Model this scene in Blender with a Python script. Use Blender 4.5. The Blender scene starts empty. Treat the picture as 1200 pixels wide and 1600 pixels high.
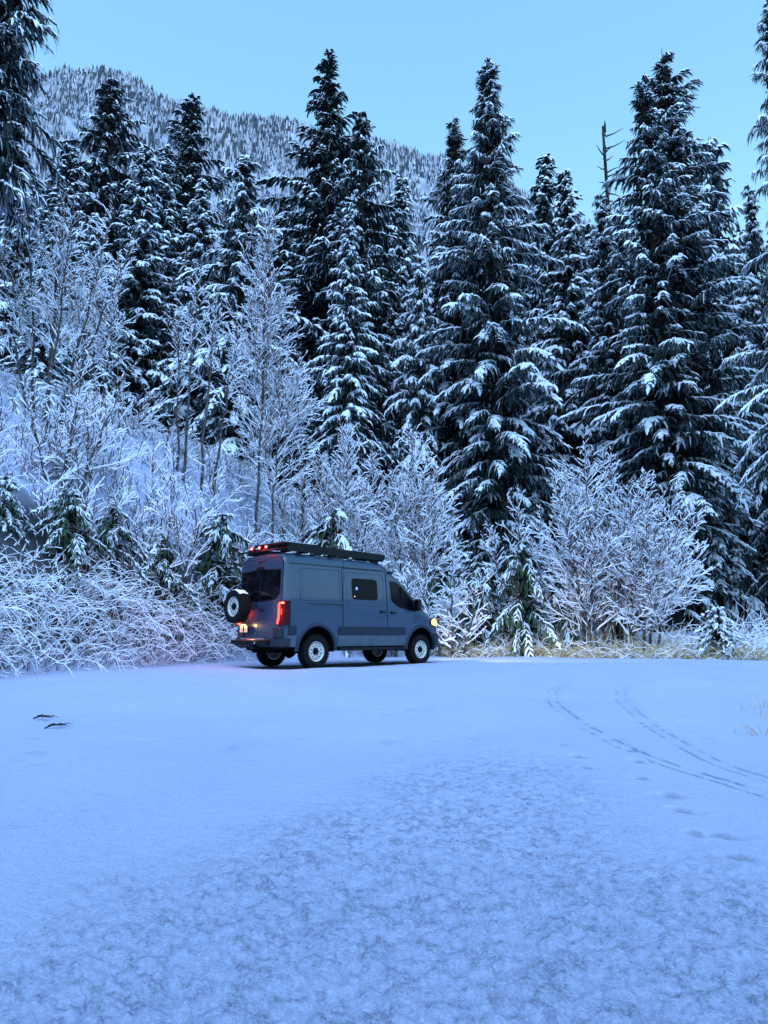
import bpy, math, random
import numpy as np
from mathutils import Vector

# ------------------------------------------------------------------ camera, sky, sun, exposure
SC = bpy.context.scene
COL = SC.collection
F = 1110.0                       # focal length in photograph pixels (1200 x 1600)
PITCH = math.atan(193 / F)
CAM_Z = 1.5
cd = bpy.data.cameras.new("camera")
cam = bpy.data.objects.new("camera", cd)
COL.objects.link(cam)
cd.sensor_fit = 'VERTICAL'
cd.sensor_height = 36.0
cd.lens = 36.0 * F / 1600.0
cd.clip_start = 0.05
cd.clip_end = 6000
cam.location = (0, 0, CAM_Z)
cam.rotation_euler = (math.pi / 2 + PITCH, 0, 0)
SC.camera = cam

SUN_EL, SUN_ROT = math.radians(52), math.radians(180)
world = bpy.data.worlds.new("World")
SC.world = world
world.use_nodes = True
wn = world.node_tree.nodes
wl = world.node_tree.links
bg = wn["Background"]
sky = wn.new("ShaderNodeTexSky")
sky.sky_type = 'NISHITA'
sky.sun_disc = False
sky.sun_elevation = SUN_EL
sky.sun_rotation = SUN_ROT
sky.altitude = 300
sky.air_density = 2.3
sky.dust_density = 0.0
sky.ozone_density = 10.0
wb = wn.new("ShaderNodeMix")                     # cold white balance of the dusk picture, the same over the whole sky
wb.data_type = 'RGBA'
wb.blend_type = 'MULTIPLY'
wb.inputs[0].default_value = 1.0
wb.inputs[7].default_value = (1.0, 1.12, 0.98, 1)
wl.new(sky.outputs[0], wb.inputs[6])
wl.new(wb.outputs[2], bg.inputs[0])
bg.inputs[1].default_value = 0.10

sl = bpy.data.lights.new("sun", 'SUN')
sl.energy = 0.85
sl.angle = math.radians(40)
sl.color = (0.46, 0.60, 1.0)
sun = bpy.data.objects.new("sun", sl)
COL.objects.link(sun)
sun.rotation_euler = (math.pi / 2 - SUN_EL, 0, 0)

SC.view_settings.view_transform = 'Standard'
SC.view_settings.look = 'None'
SC.view_settings.exposure = 1.57
SC.view_settings.gamma = 1.0
SC.view_settings.use_curve_mapping = False
SC.cycles.use_denoising = True
SC.cycles.denoiser = 'OPENIMAGEDENOISE'
SC.cycles.denoising_input_passes = 'RGB_ALBEDO_NORMAL'
SC.cycles.denoising_prefilter = 'NONE'
SC.cycles.max_bounces = 5
SC.cycles.diffuse_bounces = 2
SC.cycles.glossy_bounces = 3
SC.cycles.transmission_bounces = 4
SC.cycles.transparent_max_bounces = 8
SC.cycles.sample_clamp_indirect = 4.0
SC.cycles.use_adaptive_sampling = True
SC.cycles.adaptive_threshold = 0.015

rng = np.random.default_rng(7)


# ------------------------------------------------------------------ helpers
def at(px, py, Y):
    """world point on the ray through photograph pixel (px, py) at depth Y"""
    u = (px - 600) / F
    v = (800 - py) / F
    c, s = math.cos(PITCH), math.sin(PITCH)
    yw = c - v * s
    zw = s + v * c
    t = Y / yw
    return Vector((u * t, Y, CAM_Z + zw * t))


def new_mat(name, color, rough=0.6, metallic=0.0, spec=0.4):
    m = bpy.data.materials.new(name)
    m.use_nodes = True
    b = m.node_tree.nodes["Principled BSDF"]
    b.inputs["Base Color"].default_value = (*color, 1)
    b.inputs["Roughness"].default_value = rough
    b.inputs["Metallic"].default_value = metallic
    b.inputs["Specular IOR Level"].default_value = spec
    return m


def noise_mat(name, c1, c2, scale=8.0, rough=0.6, spec=0.4, bump=0.0, bscale=None, detail=4, metallic=0.0, coord="Object", lo=0.35, hi=0.65):
    m = new_mat(name, c1, rough, metallic, spec)
    nt = m.node_tree
    b = nt.nodes["Principled BSDF"]
    tc = nt.nodes.new("ShaderNodeTexCoord")
    n = nt.nodes.new("ShaderNodeTexNoise")
    n.inputs["Scale"].default_value = scale
    n.inputs["Detail"].default_value = detail
    r = nt.nodes.new("ShaderNodeValToRGB")
    r.color_ramp.elements[0].position = lo
    r.color_ramp.elements[1].position = hi
    r.color_ramp.elements[0].color = (*c1, 1)
    r.color_ramp.elements[1].color = (*c2, 1)
    nt.links.new(tc.outputs[coord], n.inputs["Vector"])
    nt.links.new(n.outputs["Fac"], r.inputs["Fac"])
    nt.links.new(r.outputs["Color"], b.inputs["Base Color"])
    if bump > 0:
        n2 = nt.nodes.new("ShaderNodeTexNoise")
        n2.inputs["Scale"].default_value = bscale or scale * 4
        n2.inputs["Detail"].default_value = 5
        bp = nt.nodes.new("ShaderNodeBump")
        bp.inputs["Strength"].default_value = bump
        bp.inputs["Distance"].default_value = 0.02
        nt.links.new(tc.outputs[coord], n2.inputs["Vector"])
        nt.links.new(n2.outputs["Fac"], bp.inputs["Height"])
        nt.links.new(bp.outputs["Normal"], b.inputs["Normal"])
    return m


def emit_mat(name, color, strength, base=(0.02, 0.02, 0.02)):
    m = new_mat(name, base, 0.3)
    b = m.node_tree.nodes["Principled BSDF"]
    b.inputs["Emission Color"].default_value = (*color, 1)
    b.inputs["Emission Strength"].default_value = strength
    return m


def mesh_data(name, V, groups, mats, smooth=False, attrs=None):
    """V (n,3); groups: list of (faces (m,k) int array, material index)"""
    V = np.asarray(V, dtype=np.float32)
    me = bpy.data.meshes.new(name)
    me.vertices.add(len(V))
    me.vertices.foreach_set("co", V.ravel())
    li, tot, mi = [], [], []
    for Fa, k in groups:
        Fa = np.asarray(Fa, dtype=np.int32)
        if Fa.size == 0:
            continue
        li.append(Fa.ravel())
        tot.append(np.full(len(Fa), Fa.shape[1], np.int32))
        mi.append(np.full(len(Fa), k, np.int32))
    li = np.concatenate(li)
    tot = np.concatenate(tot)
    mi = np.concatenate(mi)
    st = np.concatenate(([0], np.cumsum(tot)[:-1])).astype(np.int32)
    me.loops.add(len(li))
    me.loops.foreach_set("vertex_index", li)
    me.polygons.add(len(tot))
    me.polygons.foreach_set("loop_start", st)
    me.polygons.foreach_set("material_index", mi)
    me.polygons.foreach_set("use_smooth", np.full(len(tot), bool(smooth)))
    if attrs:
        for nme, vals in attrs.items():
            a = me.attributes.new(nme, 'FLOAT', 'POINT')
            a.data.foreach_set("value", np.asarray(vals, np.float32))
    for m in (mats if isinstance(mats, (list, tuple)) else [mats]):
        me.materials.append(m)
    me.update(calc_edges=True)
    return me


def obj(name, me, parent=None, label=None, cat=None, group=None, kind=None, loc=None):
    o = bpy.data.objects.new(name, me)
    COL.objects.link(o)
    if parent is not None:
        o.parent = parent
    if loc is not None:
        o.location = loc
    for k, v in (("label", label), ("category", cat), ("group", group), ("kind", kind)):
        if v:
            o[k] = v
    return o


class MB:
    """small mesh collector: boxes, tubes, lathes, sheets with a material index"""
    def __init__(self):
        self.V, self.Q = [], []

    def add(self, V, faces):
        o = len(self.V)
        self.V += [tuple(v) for v in V]
        self.Q += [tuple(i + o for i in f) for f in faces]
        return self

    def box(self, x0, x1, y0, y1, z0, z1, b=0.0):
        if b <= 0:
            V = [(x, y, z) for x in (x0, x1) for y in (y0, y1) for z in (z0, z1)]
            return self.add(V, [(0, 1, 3, 2), (4, 6, 7, 5), (0, 4, 5, 1), (2, 3, 7, 6), (0, 2, 6, 4), (1, 5, 7, 3)])
        # chamfered box
        V, idx = [], {}
        for i, x in enumerate((x0, x1)):
            for j, y in enumerate((y0, y1)):
                for k, z in enumerate((z0, z1)):
                    sx, sy, sz = (b if i == 0 else -b), (b if j == 0 else -b), (b if k == 0 else -b)
                    for a, p in (("x", (x, y + sy, z + sz)), ("y", (x + sx, y, z + sz)), ("z", (x + sx, y + sy, z))):
                        idx[(i, j, k, a)] = len(V)
                        V.append(p)
        Fc = []
        for i in (0, 1):
            Fc.append([idx[(i, j, k, "x")] for j, k in ((0, 0), (0, 1), (1, 1), (1, 0))])
            Fc.append([idx[(j, i, k, "y")] for j, k in ((0, 0), (0, 1), (1, 1), (1, 0))])
            Fc.append([idx[(j, k, i, "z")] for j, k in ((0, 0), (0, 1), (1, 1), (1, 0))])
        for i in (0, 1):
            for j in (0, 1):
                Fc.append([idx[(i, j, 0, "x")], idx[(i, j, 1, "x")], idx[(i, j, 1, "y")], idx[(i, j, 0, "y")]])
                Fc.append([idx[(i, 0, j, "x")], idx[(i, 1, j, "x")], idx[(i, 1, j, "z")], idx[(i, 0, j, "z")]])
                Fc.append([idx[(0, i, j, "y")], idx[(1, i, j, "y")], idx[(1, i, j, "z")], idx[(0, i, j, "z")]])
                for k in (0, 1):
                    Fc.append([idx[(i, j, k, "x")], idx[(i, j, k, "y")], idx[(i, j, k, "z")]])
        return self.add(V, Fc)

    def tube(self, pts, r, n=8, cap=True):
        pts = [Vector(p) for p in pts]
        rr = r if isinstance(r, (list, tuple)) else [r] * len(pts)
        rings = []
        for i, p in enumerate(pts):
            d = (pts[min(i + 1, len(pts) - 1)] - pts[max(i - 1, 0)]).normalized()
            a = Vector((0, 0, 1)) if abs(d.z) < 0.9 else Vector((1, 0, 0))
            u = d.cross(a).normalized()
            w = d.cross(u)
            rings.append([p + (u * math.cos(t) + w * math.sin(t)) * rr[i] for t in [2 * math.pi * k / n for k in range(n)]])
        V = [v for ring in rings for v in ring]
        Fc = [(i * n + k, i * n + (k + 1) % n, (i + 1) * n + (k + 1) % n, (i + 1) * n + k) for i in range(len(pts) - 1) for k in range(n)]
        if cap:
            Fc += [tuple(range(n))[::-1], tuple((len(pts) - 1) * n + k for k in range(n))]
        return self.add(V, Fc)

    def lathe(self, prof, c=(0, 0, 0), n=32, axis='y', a0=0, a1=2 * math.pi, bump=None):
        """prof: (radius, along-axis) pairs; axis y"""
        full = abs(a1 - a0 - 2 * math.pi) < 1e-6
        m = n if full else n + 1
        V = []
        for k in range(m):
            t = a0 + (a1 - a0) * k / n
            for q, (r, h) in enumerate(prof):
                if bump:
                    r = r + bump(k, q)
                if axis == 'y':
                    V.append((c[0] + r * math.cos(t), c[1] + h, c[2] + r * math.sin(t)))
                elif axis == 'z':
                    V.append((c[0] + r * math.cos(t), c[1] + r * math.sin(t), c[2] + h))
                else:
                    V.append((c[0] + h, c[1] + r * math.cos(t), c[2] + r * math.sin(t)))
        P = len(prof)
        Fc = []
        for k in range(n):
            k2 = (k + 1) % m
            for q in range(P - 1):
                Fc.append((k * P + q, k2 * P + q, k2 * P + q + 1, k * P + q + 1))
        return self.add(V, Fc)

    def build(self, name, mat, parent=None, smooth=False, **kw):
        me = bpy.data.meshes.new(name)
        me.from_pydata(self.V, [], self.Q)
        me.materials.append(mat)
        if smooth:
            me.polygons.foreach_set("use_smooth", [True] * len(me.polygons))
            try:
                me.set_sharp_from_angle(angle=math.radians(35))
            except Exception:
                pass
        me.update()
        return obj(name, me, parent, **kw)


_tab = np.random.default_rng(99).random((256, 256))


def vnoise(x, y, seed=0):
    x = np.asarray(x) + seed * 17.31
    y = np.asarray(y) + seed * 9.73
    xi = np.floor(x).astype(int)
    yi = np.floor(y).astype(int)
    fx = x - xi
    fy = y - yi
    fx = fx * fx * (3 - 2 * fx)
    fy = fy * fy * (3 - 2 * fy)
    a = _tab[xi & 255, yi & 255]
    b = _tab[(xi + 1) & 255, yi & 255]
    c = _tab[xi & 255, (yi + 1) & 255]
    d = _tab[(xi + 1) & 255, (yi + 1) & 255]
    return (a * (1 - fx) + b * fx) * (1 - fy) + (c * (1 - fx) + d * fx) * fy


def fbm(x, y, seed=0, o=4):
    s, a, t = 0, 1.0, 0
    for i in range(o):
        s = s + a * vnoise(x * 2 ** i, y * 2 ** i, seed + i * 3)
        t += a
        a *= 0.5
    return s / t


def sstep(a, b, x):
    t = np.clip((x - a) / (b - a), 0, 1)
    return t * t * (3 - 2 * t)


# ------------------------------------------------------------------ terrain function
EDGE_X = np.array([-60, -14, -9.0, -7.4, -6.3, -5.4, -4.0, -1.0, 2.0, 5.0, 9.0, 11.0, 13.0, 30, 80])
EDGE_Y = np.array([4, 8.0, 12.0, 14.5, 16.6, 19.5, 23.0, 25.5, 27.0, 27.0, 25.0, 23.5, 22.5, 22.0, 22.0])
BANK_X = np.array([-80, -18, -12, -8, -4, 0.5, 5, 9, 13, 40])
BANK_H = np.array([12, 11, 10.2, 8.8, 7.4, 5.2, 2.4, 1.0, 0.8, 1.0])


def base_z(X, Y):
    return 0.75 * sstep(-2, 17, Y) * 1.0


def terrain(X, Y):
    X = np.asarray(X, float)
    Y = np.asarray(Y, float)
    z = base_z(X, Y)
    ye = np.interp(X, EDGE_X, EDGE_Y)
    t = np.clip((Y - ye) / np.interp(X, [-10, -4, 2], [20.0, 16.0, 15.0]), 0, 1)
    z = z + np.interp(X, BANK_X, BANK_H) * (1 - (1 - t) ** 1.8)
    z = z + np.clip(Y - 42, 0, 150) * np.interp(X, [-40, 0, 20], [0.16, 0.10, 0.05])
    off = sstep(0.3, 3.0, Y - ye)
    z = z + off * ((fbm(X * 0.35, Y * 0.35, 3) - 0.5) * 1.4 + (fbm(X * 1.6, Y * 1.6, 9, 3) - 0.5) * 0.32)
    return z


def tz(x, y):
    return float(terrain(np.array([x]), np.array([y]))[0])


def ground_px(px, py):
    """point of the clearing under photograph pixel"""
    u = (px - 600) / F
    v = (800 - py) / F
    c, s = math.cos(PITCH), math.sin(PITCH)
    yw = c - v * s
    zw = s + v * c
    Y = 8.0
    for _ in range(60):
        z = float(base_z(np.array([0.0]), np.array([Y]))[0])
        Yn = (z - CAM_Z) * yw / zw
        Y = 0.6 * Y + 0.4 * min(max(Yn, 0.5), 60)
    return (u * Y / yw, Y)


# ------------------------------------------------------------------ materials of the setting
def snow_ground_mat():
    m = new_mat("snow_ground", (0.80, 0.85, 0.95), 0.7, 0, 0.25)
    nt = m.node_tree
    b = nt.nodes["Principled BSDF"]
    tc = nt.nodes.new("ShaderNodeTexCoord")

    def noise(scale, detail=4, rough=0.55):
        n = nt.nodes.new("ShaderNodeTexNoise")
        n.inputs["Scale"].default_value = scale
        n.inputs["Detail"].default_value = detail
        n.inputs["Roughness"].default_value = rough
        nt.links.new(tc.outputs["Object"], n.inputs["Vector"])
        return n

    def attr(nm):
        a = nt.nodes.new("ShaderNodeAttribute")
        a.attribute_name = nm
        return a

    def mix(fac, c1, c2):
        x = nt.nodes.new("ShaderNodeMix")
        x.data_type = 'RGBA'
        for src, i in ((fac, 0), (c1, 6), (c2, 7)):
            if isinstance(src, (int, float)):
                x.inputs[i].default_value = src
            elif isinstance(src, tuple):
                x.inputs[i].default_value = (*src, 1)
            else:
                nt.links.new(src, x.inputs[i])
        return x.outputs[2]

    def math_(op, a, c):
        x = nt.nodes.new("ShaderNodeMath")
        x.operation = op
        x.use_clamp = True
        for i, src in enumerate((a, c)):
            if isinstance(src, (int, float)):
                x.inputs[i].default_value = src
            else:
                nt.links.new(src, x.inputs[i])
        return x.outputs[0]

    def ramp(src, lo, hi):
        r = nt.nodes.new("ShaderNodeMapRange")
        r.inputs[1].default_value = lo
        r.inputs[2].default_value = hi
        nt.links.new(src, r.inputs[0])
        return r.outputs[0]
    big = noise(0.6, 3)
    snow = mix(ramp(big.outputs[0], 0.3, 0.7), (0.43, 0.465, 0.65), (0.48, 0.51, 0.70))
    thin = attr("worn").outputs["Fac"]
    grit = noise(55, 5, 0.7)
    worn_col = mix(ramp(grit.outputs[0], 0.4, 0.62), (0.17, 0.19, 0.27), (0.35, 0.37, 0.52))
    c = mix(thin, snow, worn_col)
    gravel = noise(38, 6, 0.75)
    dirt_and_shade = mix(ramp(gravel.outputs[0], 0.35, 0.7), (0.018, 0.019, 0.02), (0.10, 0.10, 0.105))
    c = mix(attr("bare").outputs["Fac"], c, dirt_and_shade)  # bare gravel, and the painted shading inside the footprints
    duff_and_gaps = mix(ramp(noise(3, 5).outputs[0], 0.35, 0.65), (0.010, 0.012, 0.008), (0.035, 0.03, 0.022))
    c = mix(attr("duff_and_gaps").outputs["Fac"], c, duff_and_gaps)
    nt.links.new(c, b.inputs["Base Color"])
    bn = noise(42, 6, 0.65)
    bp = nt.nodes.new("ShaderNodeBump")
    bp.inputs["Strength"].default_value = 1.0
    bp.inputs["Distance"].default_value = 0.018
    nt.links.new(bn.outputs[0], bp.inputs["Height"])
    nt.links.new(bp.outputs["Normal"], b.inputs["Normal"])
    return m


M = {}
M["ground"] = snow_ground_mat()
M["snow"] = noise_mat("tree_snow", (0.76, 0.80, 0.91), (0.88, 0.90, 0.97), 1.5, 0.75, 0.2)
M["frost"] = noise_mat("frost", (0.78, 0.79, 0.92), (0.90, 0.90, 0.97), 2.5, 0.8, 0.2)
M["foliage"] = noise_mat("conifer_foliage", (0.011, 0.021, 0.024), (0.028, 0.048, 0.048), 1.2, 0.75, 0.2)
M["foliage_young"] = noise_mat("young_conifer_foliage", (0.022, 0.045, 0.028), (0.06, 0.10, 0.055), 3, 0.7, 0.2)
M["bark"] = noise_mat("conifer_bark", (0.018, 0.015, 0.013), (0.05, 0.042, 0.036), 6, 0.9, 0.2, 0.6)
M["alder_bark"] = noise_mat("alder_bark", (0.035, 0.032, 0.032), (0.12, 0.11, 0.11), 7, 0.9, 0.2, 0.4)
M["twig"] = noise_mat("twig_bark", (0.055, 0.032, 0.027), (0.17, 0.09, 0.065), 5, 0.85, 0.2)
M["straw"] = noise_mat("dead_grass", (0.34, 0.24, 0.11), (0.62, 0.48, 0.26), 4, 0.8, 0.2)

# ------------------------------------------------------------------ ground sheet (polar grid round the camera, fine where it is near)
def cat(pts, n=14):
    P = np.array(pts, float)
    P = np.vstack([2 * P[0] - P[1], P, 2 * P[-1] - P[-2]])
    out = []
    for i in range(1, len(P) - 2):
        for t in np.linspace(0, 1, n, endpoint=False):
            a, b, c, d = P[i - 1:i + 3]
            out.append(0.5 * ((2 * b) + (-a + c) * t + (2 * a - 5 * b + 4 * c - d) * t * t + (-a + 3 * b - 3 * c + d) * t ** 3))
    out.append(P[-2])
    return np.array(out)


def poly_dist(X, Y, P):
    """distance to polyline and signed side"""
    best = np.full(X.shape, 1e9)
    sgn = np.zeros(X.shape)
    for a, b in zip(P[:-1], P[1:]):
        d = b - a
        L2 = max(d @ d, 1e-9)
        t = np.clip(((X - a[0]) * d[0] + (Y - a[1]) * d[1]) / L2, 0, 1)
        ex = X - (a[0] + t * d[0])
        ey = Y - (a[1] + t * d[1])
        q = np.hypot(ex, ey)
        k = q < best
        best = np.where(k, q, best)
        sgn = np.where(k, np.sign(d[0] * ey - d[1] * ex), sgn)
    return best, sgn


VAN_O = (-2.283, 17.90)
VAN_A = math.radians(44.5)

def make_ground():
    ang = np.concatenate([np.linspace(-180, -36, 36, endpoint=False), np.linspace(-36, 36, 350), np.linspace(36, 180, 37)[1:]])
    ang = np.radians(ang)
    r = np.concatenate([np.geomspace(0.25, 1.6, 30, endpoint=False), np.geomspace(1.6, 4.5, 130, endpoint=False), np.geomspace(4.5, 10, 190, endpoint=False), np.geomspace(10, 30, 90, endpoint=False), np.geomspace(30, 1500, 60)])
    A, R_ = np.meshgrid(ang, r)
    X = R_ * np.sin(A)
    Y = R_ * np.cos(A)
    z = terrain(X, Y)
    ye = np.interp(X, EDGE_X, EDGE_Y)
    inside = 1 - sstep(-0.5, 0.8, Y - ye)
    near = np.exp(-R_ / 26.0)
    z += 0.16 * np.exp(-((Y - ye - 0.25) / 0.45) ** 2) * (fbm(X * 1.4, Y * 1.4, 95, 3) - 0.15) * (np.abs(X) < 30)
    # gentle drifts and crusted lumps of the snow
    z += inside * ((fbm(X * 0.5, Y * 0.5, 11, 3) - 0.5) * 0.09)
    lump = fbm(X * 22, Y * 22, 21, 4)
    bil = 1 - np.abs(2 * fbm(X * 12, Y * 12, 23, 4) - 1) * 2.2
    fine = fbm(X * 34, Y * 34, 31, 3)
    # trampled, thin band in the middle foreground
    cx = 0.15 + 0.10 * (Y - 2)
    hw = 0.55 + 0.75 * np.clip(7.5 - Y, 0, 6) * 0.42 + (fbm(X * 0.9, Y * 0.9, 5) - 0.5) * 1.6
    band = sstep(0.6, -0.7, np.abs(X - cx) - hw) * sstep(9.5, 6.0, Y + (fbm(X * 1.1, Y * 1.1, 8) - 0.5) * 4)
    band = np.maximum(band, 0.42 * sstep(4.5, 2.2, Y))
    streak = fbm(X * 20, Y * 34, 41, 4)
    holes = sstep(0.49, 0.62, 0.48 * streak + 0.38 * lump + 0.14 * fbm(X * 5, Y * 9, 43, 3))
    worn = np.clip(0.58 * band * holes + inside * (0.30 * sstep(9.0, 2.5, Y) * (0.6 + 0.4 * band) + 0.22 * sstep(14.0, 4.0, Y)), 0, 1)
    worn = np.maximum(worn, inside * 0.5 * sstep(0.68, 0.80, fbm(X * 3.2, Y * 6, 61, 3)) * sstep(15, 6, Y) * sstep(0.40, 0.6, fbm(X * 0.7, Y * 0.7, 66)))
    z += inside * near * ((lump - 0.5) * 0.055 * (0.30 + band) + (bil - 0.5) * 0.008 * (0.1 + band) + (fine - 0.5) * 0.026 * (0.5 + band))
    z -= worn * 0.011 * inside
    bare = np.zeros_like(X)
    # tyre tracks sweeping round to the road on the right
    t1 = [(1290, 1268), (1200, 1240), (1100, 1211), (1000, 1178), (935, 1146), (885, 1116), (862, 1090), (880, 1068), (960, 1052), (1080, 1046), (1230, 1043)]
    t2 = [(1290, 1242), (1200, 1217), (1100, 1183), (1030, 1143), (985, 1110), (968, 1088), (990, 1068), (1070, 1056), (1230, 1048)]
    for tr, amp in ((t1, 1.0), (t2, 0.75)):
        P = cat([ground_px(*p) for p in tr], 8)
        box = (X > P[:, 0].min() - 1) & (X < P[:, 0].max() + 1) & (Y > P[:, 1].min() - 1) & (Y < P[:, 1].max() + 1)
        d, sg = poly_dist(X[box], Y[box], P)
        xb, yb = X[box], Y[box]
        d2 = np.abs(d - 0.065)
        g = np.exp(-(d2 / 0.017) ** 2)
        brk = sstep(0.40, 0.58, fbm(xb * 7, yb * 7, 71, 3))
        fade = sstep(15.5, 7.5, yb)
        z[box] -= amp * (0.012 * g + 0.006 * np.exp(-(d / 0.10) ** 2)) * (0.35 + 0.65 * fade)
        z[box] += amp * 0.008 * np.exp(-((d - 0.17) / 0.035) ** 2)
        bare[box] = np.maximum(bare[box], amp * g * (0.05 + 0.70 * brk) * (0.14 + 0.86 * fade))
        worn[box] = np.maximum(worn[box], 0.20 * np.exp(-(d / 0.09) ** 4) * fade)
    # faint older arcs behind and left of the vehicle
    for tr in ([(150, 1120), (300, 1086), (430, 1066), (560, 1052), (660, 1046)], [(240, 1150), (360, 1108), (480, 1082), (620, 1062), (760, 1056), (860, 1072)],
               [(560, 1046), (700, 1048), (850, 1060), (960, 1084)]):
        P = cat([ground_px(*p) for p in tr], 6)
        d, sg = poly_dist(X, Y, P)
        g = np.exp(-(np.abs(d - 0.09) / 0.05) ** 2)
        z -= inside * 0.008 * g
        z += inside * 0.010 * np.exp(-((d - 0.20) / 0.05) ** 2)
        worn = np.maximum(worn, inside * 0.16 * g * sstep(0.45, 0.6, fbm(X * 4, Y * 4, 77)))
    # footprints walking past on the right
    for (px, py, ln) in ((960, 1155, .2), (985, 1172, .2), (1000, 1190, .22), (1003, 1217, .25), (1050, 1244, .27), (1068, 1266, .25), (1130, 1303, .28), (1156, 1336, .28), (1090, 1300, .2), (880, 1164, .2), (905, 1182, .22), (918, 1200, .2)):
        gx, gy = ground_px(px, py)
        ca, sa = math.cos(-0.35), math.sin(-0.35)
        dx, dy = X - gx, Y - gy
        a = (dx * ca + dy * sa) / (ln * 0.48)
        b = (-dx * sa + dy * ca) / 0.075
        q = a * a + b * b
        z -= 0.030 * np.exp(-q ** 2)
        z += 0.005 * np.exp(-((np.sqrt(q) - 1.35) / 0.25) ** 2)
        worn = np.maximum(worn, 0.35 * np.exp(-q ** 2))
        bare = np.maximum(bare, 0.42 * np.exp(-((a / 0.70) ** 2 + ((b - 0.55 + 0.5 * a * a) / 0.50) ** 2) ** 2))  # dark crescent: shading of the print's far wall, painted in as bare tone
    # dry gravel left bare below the vehicle, which was parked before the snow fell
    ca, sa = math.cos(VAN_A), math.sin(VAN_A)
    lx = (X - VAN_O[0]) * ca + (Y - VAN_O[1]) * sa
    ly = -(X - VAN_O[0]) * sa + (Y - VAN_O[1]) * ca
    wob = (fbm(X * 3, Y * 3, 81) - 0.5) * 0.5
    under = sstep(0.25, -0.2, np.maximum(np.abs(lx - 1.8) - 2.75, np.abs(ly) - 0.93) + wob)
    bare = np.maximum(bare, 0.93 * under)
    z -= 0.02 * under
    # the dry forest floor below the big conifers keeps its needle litter
    duff_and_gaps = sstep(30, 36, Y + (fbm(X * 0.5, Y * 0.5, 85) - 0.5) * 6) * sstep(2.5, 5.5, X + (fbm(X * 0.4, Y * 0.4, 87) - 0.5) * 4) * sstep(140, 60, Y)
    duff_and_gaps = np.maximum(duff_and_gaps, 0.7 * sstep(0.52, 0.64, fbm(X * 1.3, Y * 1.3, 88)) * sstep(0.1, 1.0, Y - ye) * sstep(34, 28, Y) * sstep(6.5, 3.0, Y - ye))
    # dark gaps between the left thicket's canes, put into the ground colour
    thicket_dark = sstep(0.25, 0.9, Y - ye + (fbm(X * 1.5, Y * 1.5, 97) - 0.5)) * sstep(5.6, 3.4, Y - ye + (fbm(X * 0.9, Y * 0.9, 98) - 0.5) * 3) * sstep(-3.0, -4.5, X)
    duff_and_gaps = np.maximum(duff_and_gaps, 0.92 * thicket_dark)
    n0, n1 = X.shape
    V = np.stack([X, Y, z], -1).reshape(-1, 3)
    idx = np.arange(n0 * n1).reshape(n0, n1)
    Q = np.stack([idx[:-1, :-1], idx[:-1, 1:], idx[1:, 1:], idx[1:, :-1]], -1).reshape(-1, 4)[:, ::-1]
    cap = np.append(idx[0, :-1], [])[None, :].astype(int)
    me = mesh_data("ground", V, [(Q, 0), (cap, 0)], M["ground"], True, {"worn": worn.ravel(), "bare": bare.ravel(), "duff_and_gaps": duff_and_gaps.ravel()})
    return obj("ground", me, kind="structure", label="snow covered clearing and hillside")


make_ground()

# ------------------------------------------------------------------ mountain with its far forest
RIDGE = [(-700, 330), (-300, 190), (-60, 150), (60, 118), (100, 103), (150, 100), (200, 112), (235, 140), (275, 160), (340, 176), (400, 182), (450, 182), (500, 204), (580, 218), (640, 232), (700, 246), (780, 275), (860, 325), (930, 358), (1050, 400), (1250, 450), (1700, 560), (2200, 700)]
RY = 760.0

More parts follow.
